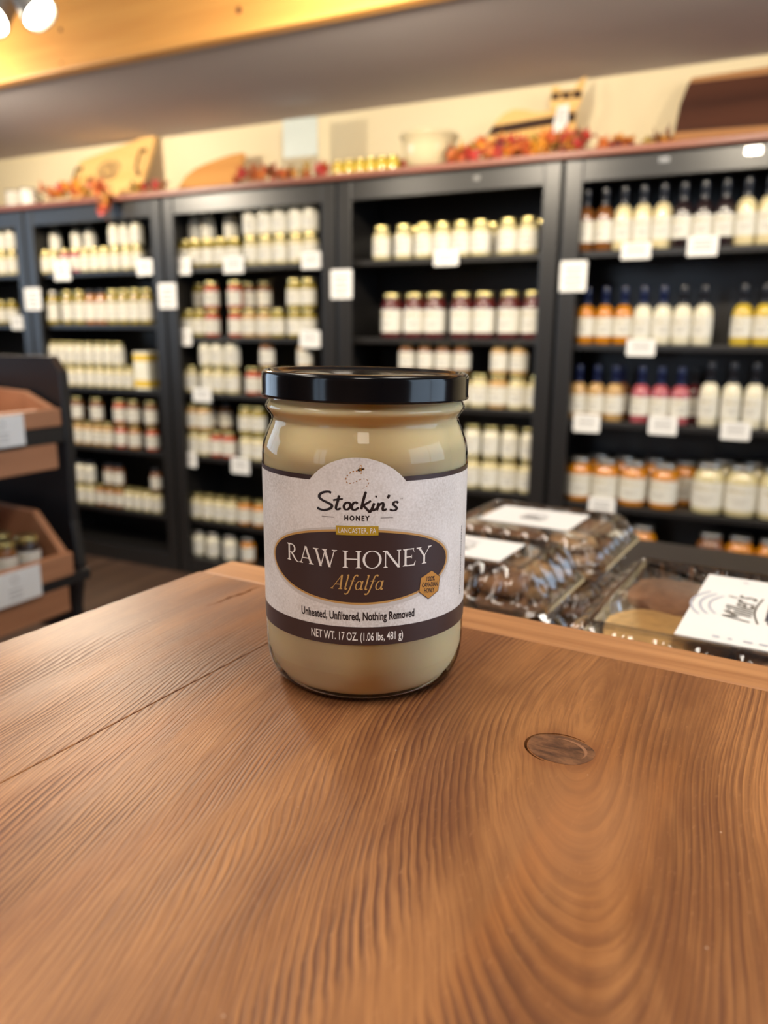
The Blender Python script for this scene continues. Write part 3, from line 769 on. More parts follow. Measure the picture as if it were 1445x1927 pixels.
for cx, cz, ro in ((-1.50, 88.35, 1.45), (-1.40, 86.75, -1.5)):
    V = ell(cx, cz, .78, .38, ro); V2 = ell(cx, cz, .60, .22, ro); n = len(V)
    f.add(V + V2, [(i, (i + 1) % n, n + (i + 1) % n, n + i) for i in range(n)])
f.strip([(-.6, 87.75), (-.2, 88.05)], .09); f.strip([(-.55, 87.6), (-.1, 87.75)], .09)
printed('bee_wings', f, m_amber, 6)
# small print turned on its side at the edge of the label
f = Flat(); zz = 36.0; random.seed(3)
while zz < 62:
    h_ = random.choice((.35, .5, .7, .9)); f.rect(46.0, zz, 46.7, zz + h_); zz += h_ + .28
printed('side_print', f, m_brown, 4)

# ================================================================== BOOKCASES
m_black = mat('black_satin_paint', srgb(31, 29, 28), 0.34, vary=0.1, scale=5, spec=0.6)
m_blackin = m_black
BOUNDS = [-4.345, -3.445, -2.545, -1.64, -0.735, 0.17]
CAB_TOP, DEPTH = 1.743, 0.335
SHELVES = {1: [1.446, 1.195, .885, .585, .270], 2: [1.446, 1.195, .885, .585, .270], 3: [1.446, 1.140, .886, .586, .272],
           4: [1.446, 1.143, .880, .558, .270], 5: [1.446, 1.128, .855, .549, .315]}
WHERE = {1: 'bookcase under white mug', 2: 'bookcase under engraved board', 3: 'bookcase under rounded board',
         4: 'bookcase under cream bowl', 5: 'bookcase under walnut board'}
NTH = ['first', 'second', 'third', 'fourth', 'fifth', 'sixth', 'seventh', 'eighth', 'ninth', 'tenth', 'eleventh', 'twelfth', 'thirteenth']
BASE_Z = 0.085
for c in range(1, 6):
    a, b = BOUNDS[c - 1] + .006, BOUNDS[c] - .006
    r = thing('bookcase', 'black painted ' + WHERE[c].replace('bookcase', 'open bookcase') + ', full of jars and bottles', 'bookcase', wp((a + b) / 2, D, 0), WROT, 'black bookcases along the wall')
    w = (b - a) / 2
    box('side_panel', -w, -w + .02, .02, DEPTH, 0, CAB_TOP, m_black, r); box('side_panel', w - .02, w, .02, DEPTH, 0, CAB_TOP, m_black, r)
    box('back_panel', -w + .02, w - .02, DEPTH - .008, DEPTH, 0.02, CAB_TOP - .02, m_blackin, r)
    box('top_panel', -w + .02, w - .02, .02, DEPTH, CAB_TOP - .02, CAB_TOP, m_black, r)
    for s in (-1, 1):
        x0, x1 = sorted((s * w, s * (w - .062)))
        box('stile', x0, x1, 0, .022, .0, CAB_TOP, m_black, r, 0.004)
    box('top_rail', -w + .062, w - .062, 0.002, .022, CAB_TOP - .075, CAB_TOP, m_black, r, 0.003)
    box('plinth', -w + .062, w - .062, 0.002, .022, 0, BASE_Z, m_black, r, 0.003)
    box('bottom_board', -w + .02, w - .02, .022, DEPTH - .008, BASE_Z - .02, BASE_Z, m_blackin, r)
    for z in SHELVES[c]:
        box('shelf', -w + .0205, w - .0205, .03, DEPTH - .008, z - .022, z, m_black, r, 0.002)
# long reddish board on top of the bookcases
m_cap = wood('reddish_top_board', srgb(150, 92, 72), srgb(112, 62, 48), 'x', 20, 0.4, 0.05)
CAPZ = CAB_TOP + .024
tb_ = tag(box('top_board', -4.36, .20, D - .028, WALL_N - .002, CAB_TOP + .0005, CAPZ, m_cap, bevel=.004, rot=WR), 'long reddish brown board lying across the tops of the bookcases', 'board')
m_mark = mat('glint_steel', srgb(150, 150, 150), 0.25, metal=1.0)  # for the plates added to give glints on the rails

# ------------------------------------------------------------------ jars and bottles on the shelves
m_goldlid = mat('gold_lid', srgb(204, 188, 126), 0.26, metal=0.85, vary=0.1)
m_blacklid = mat('black_plastic_cap', srgb(24, 24, 30), 0.28, vary=0.1)
m_bluelid = mat('navy_shrink_cap', srgb(20, 28, 60), 0.25, vary=0.1)
m_silverlid = mat('silver_lid', srgb(190, 186, 178), 0.28, metal=0.85)
m_lab = mat('product_label_paper', srgb(222, 218, 206), 0.5, vary=0.03)
m_print = mat('product_label_print', srgb(176, 158, 108), 0.5)
m_print2 = mat('product_label_lines', srgb(140, 134, 128), 0.5)
CONTENT = {'cream': srgb(222, 206, 160), 'white': srgb(226, 218, 192), 'red': srgb(84, 22, 24), 'orange': srgb(196, 124, 16), 'brown': srgb(120, 74, 34), 'dark': srgb(40, 28, 30),
           'yellow': srgb(206, 176, 60), 'olive': srgb(150, 130, 44), 'tan': srgb(186, 148, 92), 'pink': srgb(172, 84, 90), 'rust': srgb(176, 78, 38), 'pale': srgb(206, 192, 146), 'amber': srgb(160, 104, 36)}
CWORD = {'cream': 'cream-coloured', 'white': 'creamy white', 'red': 'dark red', 'orange': 'orange', 'brown': 'brown', 'dark': 'dark', 'yellow': 'yellow', 'olive': 'olive-yellow', 'tan': 'tan', 'pink': 'pink', 'rust': 'rust-red', 'pale': 'pale yellow', 'amber': 'amber'}
KIND = {  # radius, height, lid radius, label z range, profile
 'pint': (.034, .122), 'small': (.030, .112), 'wide': (.038, .130), 'tall': (.036, .164), 'quart': (.044, .174), 'bottle': (.0315, .218), 'sauce': (.032, .198), 'big': (.0475, .162), 'pickle': (.0525, .176), 'mini': (.024, .062), 'spice': (.022, .075)}
MESHC = {}
def patch(R, a0, z0, z1, seg=14):
    V, Fc = [], []
    for i in range(seg + 1):
        a = -a0 + 2 * a0 * i / seg
        V += [(R * math.sin(a), -R * math.cos(a), z0), (R * math.sin(a), -R * math.cos(a), z1)]
    for i in range(seg): Fc.append((2 * i, 2 * i + 2, 2 * i + 3, 2 * i + 1))
    return mesh('label', V, Fc, True)
def kind_meshes(kind):
    if kind in MESHC: return MESHC[kind]
    R, h = KIND[kind]
    if kind in ('bottle', 'sauce'):
        nb = .62
        prof = [(R * .9, 0), (R, .006), (R, h * .48), (R * .97, h * .55), (R * .88, h * .605), (R * .70, h * .65), (R * .48, h * .68), (R * .42, h * .70), (R * .40, h * .74)]
        lidp = [(R * .50, h * .68), (R * .47, h * .70), (R * .42, h * .80), (R * .44, h * .805), (R * .44, h * .985), (R * .40, h)]
        lz = (h * .14, h * .47)
    else:
        k = {'pint': .80, 'small': .80, 'wide': .74, 'tall': .78, 'quart': .76, 'big': .72, 'pickle': .72, 'mini': .86, 'spice': .86}[kind]
        lh = min(.020, h * .15)
        prof = [(R * .88, 0), (R * .97, .004), (R, .012), (R, h * .68), (R * .97, h * .74), (R * (k + .05), h - lh - .010), (R * k, h - lh - .004), (R * k, h - .004)]
        lidp = [(R * (k + .035), h - lh), (R * (k + .05), h - lh + .002), (R * (k + .05), h - .003), (R * (k + .02), h), (R * k * .9, h - .001)]
        lz = (h * .13, h * .64)
    body = lathe_me('body', prof, 20); lid_ = lathe_me('lid', lidp, 20)
    lab = patch(R + .0006, 1.75, lz[0], lz[1])
    # printed mark: script-like name and text lines
    fl = Flat(); wmm = R * 1000 * .8; zc = (lz[0] + (lz[1] - lz[0]) * .70) * 1000; hh = (lz[1] - lz[0]) * 1000 * .13
    V, Fc = text2d("Miller's", -wmm, zc, wmm, zc + hh, 0.01); fl.add(V, Fc)
    RR = R + .0010
    mk = mesh('print', [(RR * math.sin(x / 1000 / R), -RR * math.cos(x / 1000 / R), z / 1000) for x, z in fl.V], fl.F)
    V, Fc = [], []
    for j in range(3):
        z0 = lz[0] + (lz[1] - lz[0]) * (.46 - .12 * j); ww = .6 - .12 * j
        for i in range(5):
            a = -ww + 2 * ww * i / 4; V += [(RR * math.sin(a), -RR * math.cos(a), z0), (RR * math.sin(a), -RR * math.cos(a), z0 + .0022)]
        b = len(V) - 10
        for i in range(4): Fc.append((b + 2 * i, b + 2 * i + 2, b + 2 * i + 3, b + 2 * i + 1))
    ln = mesh('print_lines', V, Fc)
    MESHC[kind] = (body, lid_, lab, mk, ln)
    return MESHC[kind]
BODYC = {}
def product(kind, colour, lidc, label, cat, loc, group, rz=None, nolabel=False):
    body, lid_, lab, mk, ln = kind_meshes(kind)
    key = (kind, colour)
    if key not in BODYC:
        b2 = body.copy(); b2.materials.clear(); b2.materials.append(mat('contents_' + colour, CONTENT[colour], 0.16, coat=0.5, vary=0.08, scale=40)); BODYC[key] = b2
    lm = {'gold': m_goldlid, 'black': m_blacklid, 'blue': m_bluelid, 'silver': m_silverlid}[lidc]
    key2 = (kind, 'lid', lidc)
    if key2 not in BODYC:
        b2 = lid_.copy(); b2.materials.clear(); b2.materials.append(lm); BODYC[key2] = b2
    name = 'bottle' if kind in ('bottle', 'sauce') else ('spice_jar' if kind == 'spice' else 'jar')
    r = thing(name, label, cat, loc, WROT + (random.uniform(-.35, .35) if rz is None else rz), group)
    obj('body', BODYC[key], None, r); obj('lid' if name != 'bottle' else 'cap', BODYC[key2], None, r)
    if not nolabel:
        l = obj('label', lab, m_lab, r)
        obj('print', mk, m_print, l); obj('print_lines', ln, m_print2, l)
    return r
ORD = ['top', 'second', 'third', 'fourth', 'fifth', 'bottom']
LIDW = {'gold': 'gold-lidded', 'black': 'black-capped', 'blue': 'navy-capped', 'silver': 'silver-lidded'}
SIZEW = {'pint': '', 'small': '', 'wide': '', 'tall': 'tall ', 'quart': 'large ', 'big': 'large ', 'pickle': 'wide ', 'bottle': '', 'sauce': ''}
def shelf_row(c, s, items, y, row=0, upper=(), upper_y=0):
    """items/upper: (pixel x, kind, colour, lid). row 0 stands at the shelf front, row 1 behind it; upper ones stand on the lower ones"""
    z = (SHELVES[c] + [BASE_Z])[s]
    lo, hi = BOUNDS[c - 1] + .034, BOUNDS[c] - .034
    maxr = max(KIND[i[1]][0] for i in items)
    off = .034 + .006 + maxr + row * (2 * maxr + .008)
    L = []
    for x, kind, colour, lidc in sorted(items):
        L.append([W(x, y, off)[0], KIND[kind][0], kind, colour, lidc])
    for _ in range(200):                     # keep neighbours from overlapping
        for i in range(len(L) - 1):
            need = L[i][1] + L[i + 1][1] + .0015 - (L[i + 1][0] - L[i][0])
            if need > 0: L[i][0] -= need / 2; L[i + 1][0] += need / 2
        for i, it_ in enumerate(L): it_[0] = min(max(it_[0], lo + it_[1]), hi - it_[1])
    sh = (ORD[s] if s < 5 else 'bottom') + ' shelf'
    def lab(kind, colour, lidc, up, i, n):
        noun = 'bottle' if kind in ('bottle', 'sauce') else 'jar'
        pos = 'upper ' if up else ('rear ' if row else '')
        if up and row: pos = 'rear upper '
        k = NTH[i if c > 1 else n - 1 - i]
        return f"{pos}{LIDW[lidc]} {CWORD[colour]} {noun}, {k} from notice card, {sh}, {WHERE[c]}"
    for i, (u_, r_, kind, colour, lidc) in enumerate(L):
        product(kind, colour, lidc, lab(kind, colour, lidc, False, i, len(L)), 'bottle' if kind in ('bottle', 'sauce') else 'jar', wp(u_, D + off, z), f"{sh} goods, {WHERE[c]}")
    used = set(); top = []
    for x, kind, colour, lidc in sorted(upper):
        u_ = W(x, upper_y or y - 50, off)[0]
        best = sorted((abs(q[0] - u_), i) for i, q in enumerate(L) if i not in used)
        if not best: continue
        i = best[0][1]; used.add(i); top.append((i, kind, colour, lidc))
    for j, (i, kind, colour, lidc) in enumerate(sorted(top)):
        product(kind, colour, lidc, lab(kind, colour, lidc, True, j, len(top)), 'jar', wp(L[i][0], D + off, z + KIND[L[i][2]][1] + .0006), f"{sh} goods, {WHERE[c]}")
def R_(xs, kind, colour, lidc='gold'): return [(x, kind, colour, lidc) for x in xs]
# bookcase 1 (only its right-hand end is in view)
shelf_row(1, 0, R_([-16, 8, 28], 'pint', 'pale'), 515, 0, R_([8, 28], 'pint', 'white'))
shelf_row(1, 1, R_([-14, 6, 27], 'pint', 'olive'), 608)
shelf_row(1, 2, R_([-14, 4, 22], 'pint', 'tan'), 690)
shelf_row(1, 3, R_([0, 22, 44], 'pint', 'brown'), 840)
shelf_row(1, 4, R_([10, 34, 60], 'small', 'pale'), 945)
# bookcase 2
shelf_row(2, 0, R_([89, 105], 'small', 'pale') + R_([126, 146], 'small', 'pink') + R_([164, 183, 201, 221, 242, 262], 'small', 'pale'), 510, 0, R_([221, 244, 265], 'small', 'white', 'black'))
shelf_row(2, 0, R_([100, 125, 150, 175], 'small', 'pale'), 510, 1, R_([100, 150, 175], 'small', 'white', 'black'))
shelf_row(2, 1, R_([105], 'tall', 'olive', 'silver') + R_([132, 155], 'tall', 'olive') + R_([178, 197], 'tall', 'amber', 'black') + R_([219, 239, 258, 278], 'tall', 'olive'), 608)
shelf_row(2, 2, R_([102, 120, 138, 156, 174, 192, 210, 228, 246], 'small', 'pale'), 728, 0, R_([102, 120, 138, 156, 174, 192, 210, 228], 'small', 'white'))
shelf_row(2, 3, R_([135, 152, 170, 188, 206], 'pint', 'tan') + R_([231, 289], 'pint', 'rust') + R_([256], 'pint', 'amber'), 840, 0, R_([152, 188], 'pint', 'brown') + R_([231], 'pint', 'rust') + R_([256, 289], 'pint', 'brown'))
shelf_row(2, 4, R_([141, 158, 175, 245, 262, 280, 298], 'small', 'pale') + R_([193, 211, 228], 'small', 'amber'), 955, 0, R_([144, 162, 180], 'small', 'white', 'black') + R_([211, 232, 290], 'small', 'brown', 'black'))
# bookcase 3
shelf_row(3, 0, R_([353, 373, 394, 415, 441], 'pint', 'olive') + R_([474, 502, 529, 559, 586], 'pint', 'pale'), 500, 0, R_([474, 502, 529, 559, 586], 'pint', 'white'))
shelf_row(3, 0, R_([368, 394, 438], 'pint', 'olive'), 497, 1, R_([368, 394, 438], 'pint', 'white', 'black'))
shelf_row(3, 1, R_([354, 374, 524, 556, 582], 'pint', 'olive') + R_([401, 445], 'pint', 'rust') + R_([471, 499], 'pint', 'tan'), 630, 0, R_([413, 447], 'pint', 'rust') + R_([548, 578], 'pint', 'olive'))
shelf_row(3, 1, R_([380, 470, 500], 'pint', 'brown'), 628, 1, R_([380], 'pint', 'olive') + R_([470, 500], 'pint', 'brown'))
shelf_row(3, 2, R_([354, 393, 414, 440], 'pint', 'pale') + R_([477, 505], 'pint', 'rust') + R_([540, 575], 'pint', 'tan'), 740, 0, R_([386, 410, 438], 'pint', 'white') + R_([500], 'pint', 'brown') + R_([575], 'pint', 'tan'))
shelf_row(3, 3, R_([361, 382, 466, 488, 520, 550], 'pint', 'pale') + R_([405, 431], 'pint', 'rust'), 860, 0, R_([358, 380], 'pint', 'tan') + R_([466, 488], 'pint', 'olive'))
shelf_row(3, 3, R_([400, 428], 'pint', 'brown'), 858, 1, R_([400, 428], 'pint', 'brown', 'black'))
shelf_row(3, 4, R_([358, 379, 403, 431], 'pint', 'pale') + R_([462, 489], 'pint', 'orange') + R_([520, 550], 'pint', 'pale'), 980)
shelf_row(3, 5, R_([375, 403, 435, 520], 'pint', 'white', 'silver') + R_([468], 'pint', 'orange', 'silver'), 1058)
# bookcase 4
shelf_row(4, 0, R_([719, 760, 808, 836, 862, 895, 957, 991], 'wide', 'pale'), 484)
shelf_row(4, 0, R_([781, 926, 1016], 'wide', 'pale'), 482, 1)
shelf_row(4, 1, R_([738, 780, 817, 868, 910, 957, 1002], 'quart', 'red'), 636)
shelf_row(4, 2, R_([690, 725, 765, 800, 835, 870, 903, 974, 1004], 'wide', 'pale') + R_([938], 'wide', 'tan'), 772, 0, R_([765, 800, 835, 870], 'pint', 'brown') + R_([955, 985], 'pint', 'tan'))
shelf_row(4, 3, R_([700, 740, 780, 820, 860, 895, 923, 950, 978], 'wide', 'pale'), 924, 0, R_([820, 888, 916, 944, 989], 'pint', 'white'))
shelf_row(4, 4, R_([760, 820, 880, 935], 'wide', 'pale'), 1040)
# bookcase 5
shelf_row(5, 0, R_([1111, 1137], 'bottle', 'brown', 'black') + R_([1172, 1205, 1243, 1396, 1432], 'bottle', 'cream', 'black') + R_([1289, 1322, 1357], 'bottle', 'dark', 'black') + R_([1470, 1505], 'bottle', 'cream', 'black'), 463)
shelf_row(5, 1, R_([1110, 1138, 1169], 'sauce', 'orange', 'blue') + R_([1205, 1239], 'sauce', 'white', 'blue') + R_([1275, 1310], 'sauce', 'white', 'black') + R_([1397, 1432, 1468], 'sauce', 'yellow', 'black'), 648)
shelf_row(5, 2, R_([1093, 1116, 1145], 'sauce', 'tan', 'blue') + R_([1203, 1236, 1275], 'sauce', 'pink', 'blue') + R_([1329, 1371, 1413, 1455], 'bottle', 'white', 'black'), 798)
shelf_row(5, 2, R_([1165], 'sauce', 'brown', 'blue') + R_([1300], 'sauce', 'red', 'black'), 796, 1)
shelf_row(5, 3, R_([1086, 1135, 1187, 1245], 'big', 'orange', 'silver') + R_([1330, 1393, 1450], 'pickle', 'pale', 'silver'), 960)
shelf_row(5, 3, R_([1125, 1165, 1225, 1284], 'big', 'orange', 'silver') + R_([1355, 1412], 'pickle', 'pale', 'silver'), 955, 1)
shelf_row(5, 4, R_([1150], 'big', 'white', 'silver') + R_([1204], 'big', 'orange', 'silver') + R_([1335], 'big', 'brown', 'silver') + R_([1388, 1440], 'big', 'orange', 'silver'), 1078)
# two yellow-banded cartons at the end of the long double row
m_cart = mat('carton_white', srgb(232, 228, 210), 0.55); m_cy = mat('carton_yellow', srgb(222, 184, 48), 0.5)
uc_ = W(281, 728, .10)[0]
for k in range(2):
    r = thing('carton', 'white carton with a yellow band, ' + ('lying on another carton' if k else 'lying under another carton') + ', ' + WHERE[2], 'box', wp(uc_, D + .10, SHELVES[2][2] + k * .0905), WROT, 'yellow banded cartons')
    box('carton_body', -.045, .045, -.05, .06, 0, .09, m_cart, r, 0.002)
    box('yellow_band', -.0455, .0455, -.0506, .0606, .012 if k == 0 else .046, .044 if k == 0 else .078, m_cy, r)

# ------------------------------------------------------------------ price cards
m_card = mat('white_price_card', srgb(240, 238, 234), 0.5, vary=0.02)
m_cardp = mat('price_card_print', srgb(150, 146, 142), 0.5)
m_clip = thin_clear('card_sleeve', ior=1.45)
def price_card(px, py, w, h, off, label, group, lines=3, tiltx=0.0):
    u_, z = W(px, py, off)
    d = ray(px, py); k = (D + off) / d.dot(WN)
    sx = abs(W(px + w / 2, py, off)[0] - W(px - w / 2, py, off)[0]) / 2; sz = abs(W(px, py - h / 2, off)[1] - W(px, py + h / 2, off)[1]) / 2
    r = thing('price_card', label, 'sign', wp(u_, D + off - .003, z - sz), WROT, group)
    me = prism_me('card', [(sx * math.cos(a) * 0 + x, y) for a, x, y in [(0, -sx, .004), (0, -sx + .004, 0), (0, sx - .004, 0), (0, sx, .004), (0, sx, 2 * sz - .004), (0, sx - .004, 2 * sz), (0, -sx + .004, 2 * sz), (0, -sx, 2 * sz - .004)]], -.001, .001, 'y')
    obj('card', me, m_card, r)
    fl = Flat()
    for j in range(lines):
        zz_ = sz * 2000 * (.72 - .19 * j); ww = sx * 1000 * (.66 - .1 * (j % 2)); fl.rect(-ww, zz_, ww, zz_ + sz * 2000 * .06)
    obj('print', fl.upright('print', -.0014), m_cardp, r)
    return r
def cards_word(cards, x, s):
    same = sorted(q[0] for q in cards if q[4] == s)
    return '' if len(same) == 1 else NTH[same.index(x)] + ' from notice card'
for c, cards in {5: [(1197, 472, 56, 32, 0), (1322, 463, 58, 38, 0), (1206, 654, 54, 32, 1), (1104, 796, 50, 34, 2), (1247, 801, 54, 34, 2), (1384, 811, 56, 34, 2), (1132, 955, 50, 38, 3)],
                 4: [(840, 486, 46, 28, 0)],
                 3: [(343, 501, 33, 32, 0), (440, 498, 38, 32, 0), (586, 490, 36, 32, 0), (344, 634, 34, 32, 1), (584, 638, 38, 32, 1), (381, 743, 34, 26, 2), (354, 864, 33, 28, 3), (453, 876, 34, 30, 3)],
                 2: [(118, 510, 30, 36, 0), (273, 503, 30, 30, 0)],
                 1: [(33, 607, 22, 26, 1), (39, 712, 18, 26, 2), (60, 935, 18, 26, 4)]}.items():
    for x, y, w, h, s in cards:
        price_card(x, y, w, h, .026, f"small white price card {cards_word(cards, x, s)} on {ORD[s]} shelf edge, {WHERE[c]}", f"shelf-edge cards of the {WHERE[c]}")
for x, y, w, h, t_ in ((63, 563, 30, 42, 'on the post between white mug and engraved board bookcases'), (316, 557, 33, 48, 'on the post between engraved and rounded board bookcases'),
                       (643, 535, 40, 55, 'on the post between rounded board and cream bowl bookcases'), (1079, 520, 50, 58, 'on the post between cream bowl and walnut board bookcases')):
    price_card(x, y, w, h, -.001, 'upright white notice card ' + t_, 'notice cards on the bookcase posts', 4)
# steel plates added on the top rails, standing in for glints and smudges
for x, y, w, h in ((1250, 300, 18, 9), (1418, 283, 26, 12), (897, 335, 14, 9)):
    u_, z = W(x, y, 0)
    obj_ = box('rail_glint_plate', -w / 1100, w / 1100, -.001, 0.0005, -h / 1100, h / 1100, m_mark, None, loc=wp(u_, D + .0015, z), rot=WR)
    tag(obj_, 'small added glint-catching steel stud on the top rail, ' + ('nearer the notice card, ' if x == 1250 else 'farther from the notice card, ' if x > 1300 else '') + (WHERE[5] if x > 1000 else WHERE[4]), 'plate', 'added glint plates on the bookcase rails')

# ================================================================== THINGS ON TOP OF THE BOOKCASES
m_bd1 = wood('pale_maple', srgb(246, 206, 138), srgb(228, 178, 104), 'x', 10, 0.45, 0.08, 0.8)
m_bd2 = wood('honey_beech', srgb(226, 168, 98), srgb(202, 140, 74), 'x', 10, 0.45, 0.06, 0.9)
m_wal = wood('dark_walnut', srgb(96, 58, 42), srgb(56, 32, 26), 'x', 8, 0.4, 0.06, 0.9)
m_sap = wood('walnut_sapwood', srgb(196, 146, 98), srgb(160, 108, 66), 'x', 10, 0.4, 0.06, 0.9)
m_engr = mat('burnt_engraving', srgb(130, 106, 72), 0.7)
m_iron = mat('black_iron', srgb(40, 36, 32), 0.45, metal=0.5)
m_ceram = mat('cream_ceramic', srgb(220, 204, 164), 0.18, coat=0.4, vary=0.02)
m_enam = mat('white_enamel', srgb(232, 226, 214), 0.2, coat=0.4, vary=0.02)
def leaning(name, label, cat, x, y, off, rotx, rotz=0.0):
    u_ = W(x, y, off)[0]
    r = thing(name, label, cat, wp(u_, D + off, CAPZ + .0055), WROT + rotz)
    r.rotation_euler = (rotx, 0, WROT + rotz)
    return r
# engraved serving board with two iron handles, leaning on the wall and tipped
r = leaning('serving_board', 'pale engraved serving board with iron handles, propped against the wall', 'board', 186, 372, .19, -0.42, 0.0)
bd = prism_me('board', [(-.215, .008), (-.205, .0), (.245, .0), (.255, .008), (.266, .355), (.258, .366), (-.210, .262), (-.220, .250)], -.011, .011, 'y', 0.002)
obj('board', bd, m_bd1, r)
fl = Flat()
for wing in ((-1, 40, 190, 44, 26, .5), (1, 40, 186, 40, 24, -.5), (-1, 34, 140, 34, 20, -.35), (1, 34, 138, 32, 18, .35)):
    s_, dx, zc, a_, b_, ro = wing
    for kk in (1.0, .66, .36):
        V = [(s_ * dx + a_ * kk * math.cos(t) * math.cos(ro) - b_ * kk * math.sin(t) * math.sin(ro), zc + a_ * kk * math.cos(t) * math.sin(ro) + b_ * kk * math.sin(t) * math.cos(ro)) for t in [2 * PI * i / 18 for i in range(19)]]
        fl.strip(V, 5)
fl.strip([(0, 110), (0, 200)], 10); fl.strip(catmull([(0, 200), (12, 222), (26, 232)], 4), 3); fl.strip(catmull([(0, 200), (-12, 222), (-26, 232)], 4), 3)
fl.rect(-46, 84, 46, 92); fl.rect(-30, 68, 30, 74)
fl.xf(lambda x, z: (x + 10, z + 18))
obj('engraving', fl.upright('engraving', -.0116), m_engr, r)
for s_, dz_ in ((-.86, 0), (1, .06)):
    h_ = obj('handle', tube_me('handle', [(s_ * .222, -.012, .09 + dz_), (s_ * .222, -.035, .10 + dz_), (s_ * .222, -.038, .15 + dz_), (s_ * .222, -.035, .20 + dz_), (s_ * .222, -.012, .21 + dz_)], .006), m_iron, r)
    for z_ in (.085 + dz_, .215 + dz_): obj('mount', lathe_me('mount', [(.013, 0), (.012, .003), (.004, .004)], 12), m_iron, h_, (s_ * .222, -.011, z_), (PI / 2, 0, 0))
# rounded beech board
r = leaning('cutting_board', 'honey-brown wooden board with one rounded upper corner leaning on the wall', 'board', 386, 352, .21, -0.42)
pts = [(-.178, .008), (-.168, 0), (.165, 0), (.173, .008), (.173, .200), (.165, .207), (.10, .202), (.03, .188), (-.04, .170), (-.10, .148), (-.145, .115), (-.170, .065)]
obj('board', prism_me('board', pts, -.010, .010, 'y', 0.0015), m_bd2, r)
r['label'] = 'honey-brown rounded cutting board leaning on the wall beside the leaf garland'
# white enamel mug and black handled cup
def mug(px, py, off, R_m, h_m, label, m_b, m_h, ang):
    u_ = W(px, py, off)[0]
    r = thing('mug', label, 'mug', wp(u_, D + off, CAPZ), WROT + ang)
    obj('mug_body', lathe_me('mug_body', [(R_m * .86, 0), (R_m * .95, .004), (R_m, .03), (R_m, h_m - .003), (R_m * 1.03, h_m), (R_m * .96, h_m - .002), (R_m * .92, h_m - .01), (R_m * .9, .01), (.002, .008)], 24, close_top=False), m_b, r)
    hd = [(R_m * .98 + .032 * math.sin(PI * t), 0, h_m * .22 + h_m * .56 * t) for t in [i / 10 for i in range(11)]]
    obj('handle', tube_me('handle', hd, .006), m_h, r)
    obj('rim', tube_me('rim', [(R_m * 1.02 * math.cos(2 * PI * i / 24), R_m * 1.02 * math.sin(2 * PI * i / 24), h_m) for i in range(25)], .0025, 6), m_h, r)
mug(56, 388, .075, .040, .088, 'white enamel mug with dark rim and handle beside the leaf garland', m_enam, m_iron, 0.3)
mug(30, 386, .20, .048, .115, 'tall white enamel mug with dark handle behind the smaller mug', m_enam, m_iron, 0.15)
# clear acrylic sign holder with a pale blue-white sheet
u_ = W(566, 290, .20)[0]
r = thing('sign_holder', 'pale blue-white sheet standing in a clear acrylic sign holder', 'sign', wp(u_, D + .20, CAPZ), WROT + .05)
m_acr = thin_clear('clear_acrylic', ior=1.49); m_sheet = mat('pale_blue_sheet', srgb(214, 222, 214), 0.35)
box('base', -.05, .05, -.035, .035, 0, .006, m_acr, r, .001)
box('upright', -.086, .086, -.003, .003, .006, .285, m_acr, r, .001)
box('sheet', -.084, .084, -.0045, -.0035, .13, .282, m_sheet, r)
# row of small gold-lidded jars
for k in range(6):
    x = 638 + k * 20.5; u_ = W(x, 330 - k * 1.8, .06)[0]
    product('mini', 'yellow', 'gold', f'tiny gold-lidded jar, {NTH[5 - k]} from the cream bowl, on the reddish top board', 'jar', wp(u_, D + .055, CAPZ), 'tiny jars beside the cream bowl', 0.0, True)
# cream bowl
u_ = W(802, 318, .09)[0]
r = thing('mixing_bowl', 'large cream ceramic bowl standing on the reddish top board', 'bowl', wp(u_, D + .115, CAPZ), WROT)
bp = [(.058, 0), (.062, .006), (.074, .012), (.092, .040), (.101, .075), (.106, .118), (.113, .121), (.115, .128), (.112, .133), (.105, .131), (.100, .118), (.095, .078), (.085, .042), (.065, .018), (.002, .012)]
obj('bowl_body', lathe_me('bowl_body', bp, 40, close_top=False), m_ceram, r)
obj('foot_ring', lathe_me('foot_ring', [(.052, 0), (.060, 0), (.060, .004), (.052, .004)], 40), m_ceram, r)
# cat-shaped serving board with a dark inlay and hang tag
r = leaning('animal_board', 'cat-shaped wooden board with dark inlay and white tag, above the leaf garland', 'board', 1000, 262, .20, -0.30)
body = [(-.185, 0), (-.06, 0), (.08, 0), (.15, 0), (.158, .05), (.150, .165), (.146, .21)] + [(.10, .215), (.045, .208), (.0, .208), (-.05, .225), (-.095, .232), (-.13, .220), (-.16, .190), (-.18, .15), (-.195, .08)]
obj('board', prism_me('board', body, -.010, .010, 'y', 0.0015), m_bd1, r)
m_inl = wood('dark_inlay', srgb(70, 48, 38), srgb(40, 26, 22), 'x', 14, 0.4, 0.1)
obj('inlay', prism_me('inlay', [(-.187, .135), (.150, .155), (.148, .188), (-.165, .172)], -.0112, -.0095, 'y'), m_inl, r)
head = [(.062, .200), (.150, .188), (.166, .225), (.166, .265), (.172, .318), (.150, .304), (.132, .272), (.088, .272), (.068, .293), (.05, .296), (.05, .25), (.05, .22)]
hd = obj('head', prism_me('head', head, -.022, -.011, 'y', 0.001), m_bd1, r)
obj('mask', prism_me('mask', [(.054, .240), (.163, .234), (.163, .264), (.054, .266)], -.0232, -.0215, 'y'), m_inl, hd)
for ex in (.088, .128): obj('eye', lathe_me('eye', [(.008, 0), (.007, .0012), (.002, .0015)], 12), m_bd1, hd, (ex, -.0232, .249), (PI / 2, 0, 0))
tg_ = obj('hang_tag', prism_me('hang_tag', [(.072, .115), (.092, .100), (.128, .140), (.124, .215), (.082, .210)], -.026, -.024, 'y'), m_card, r)
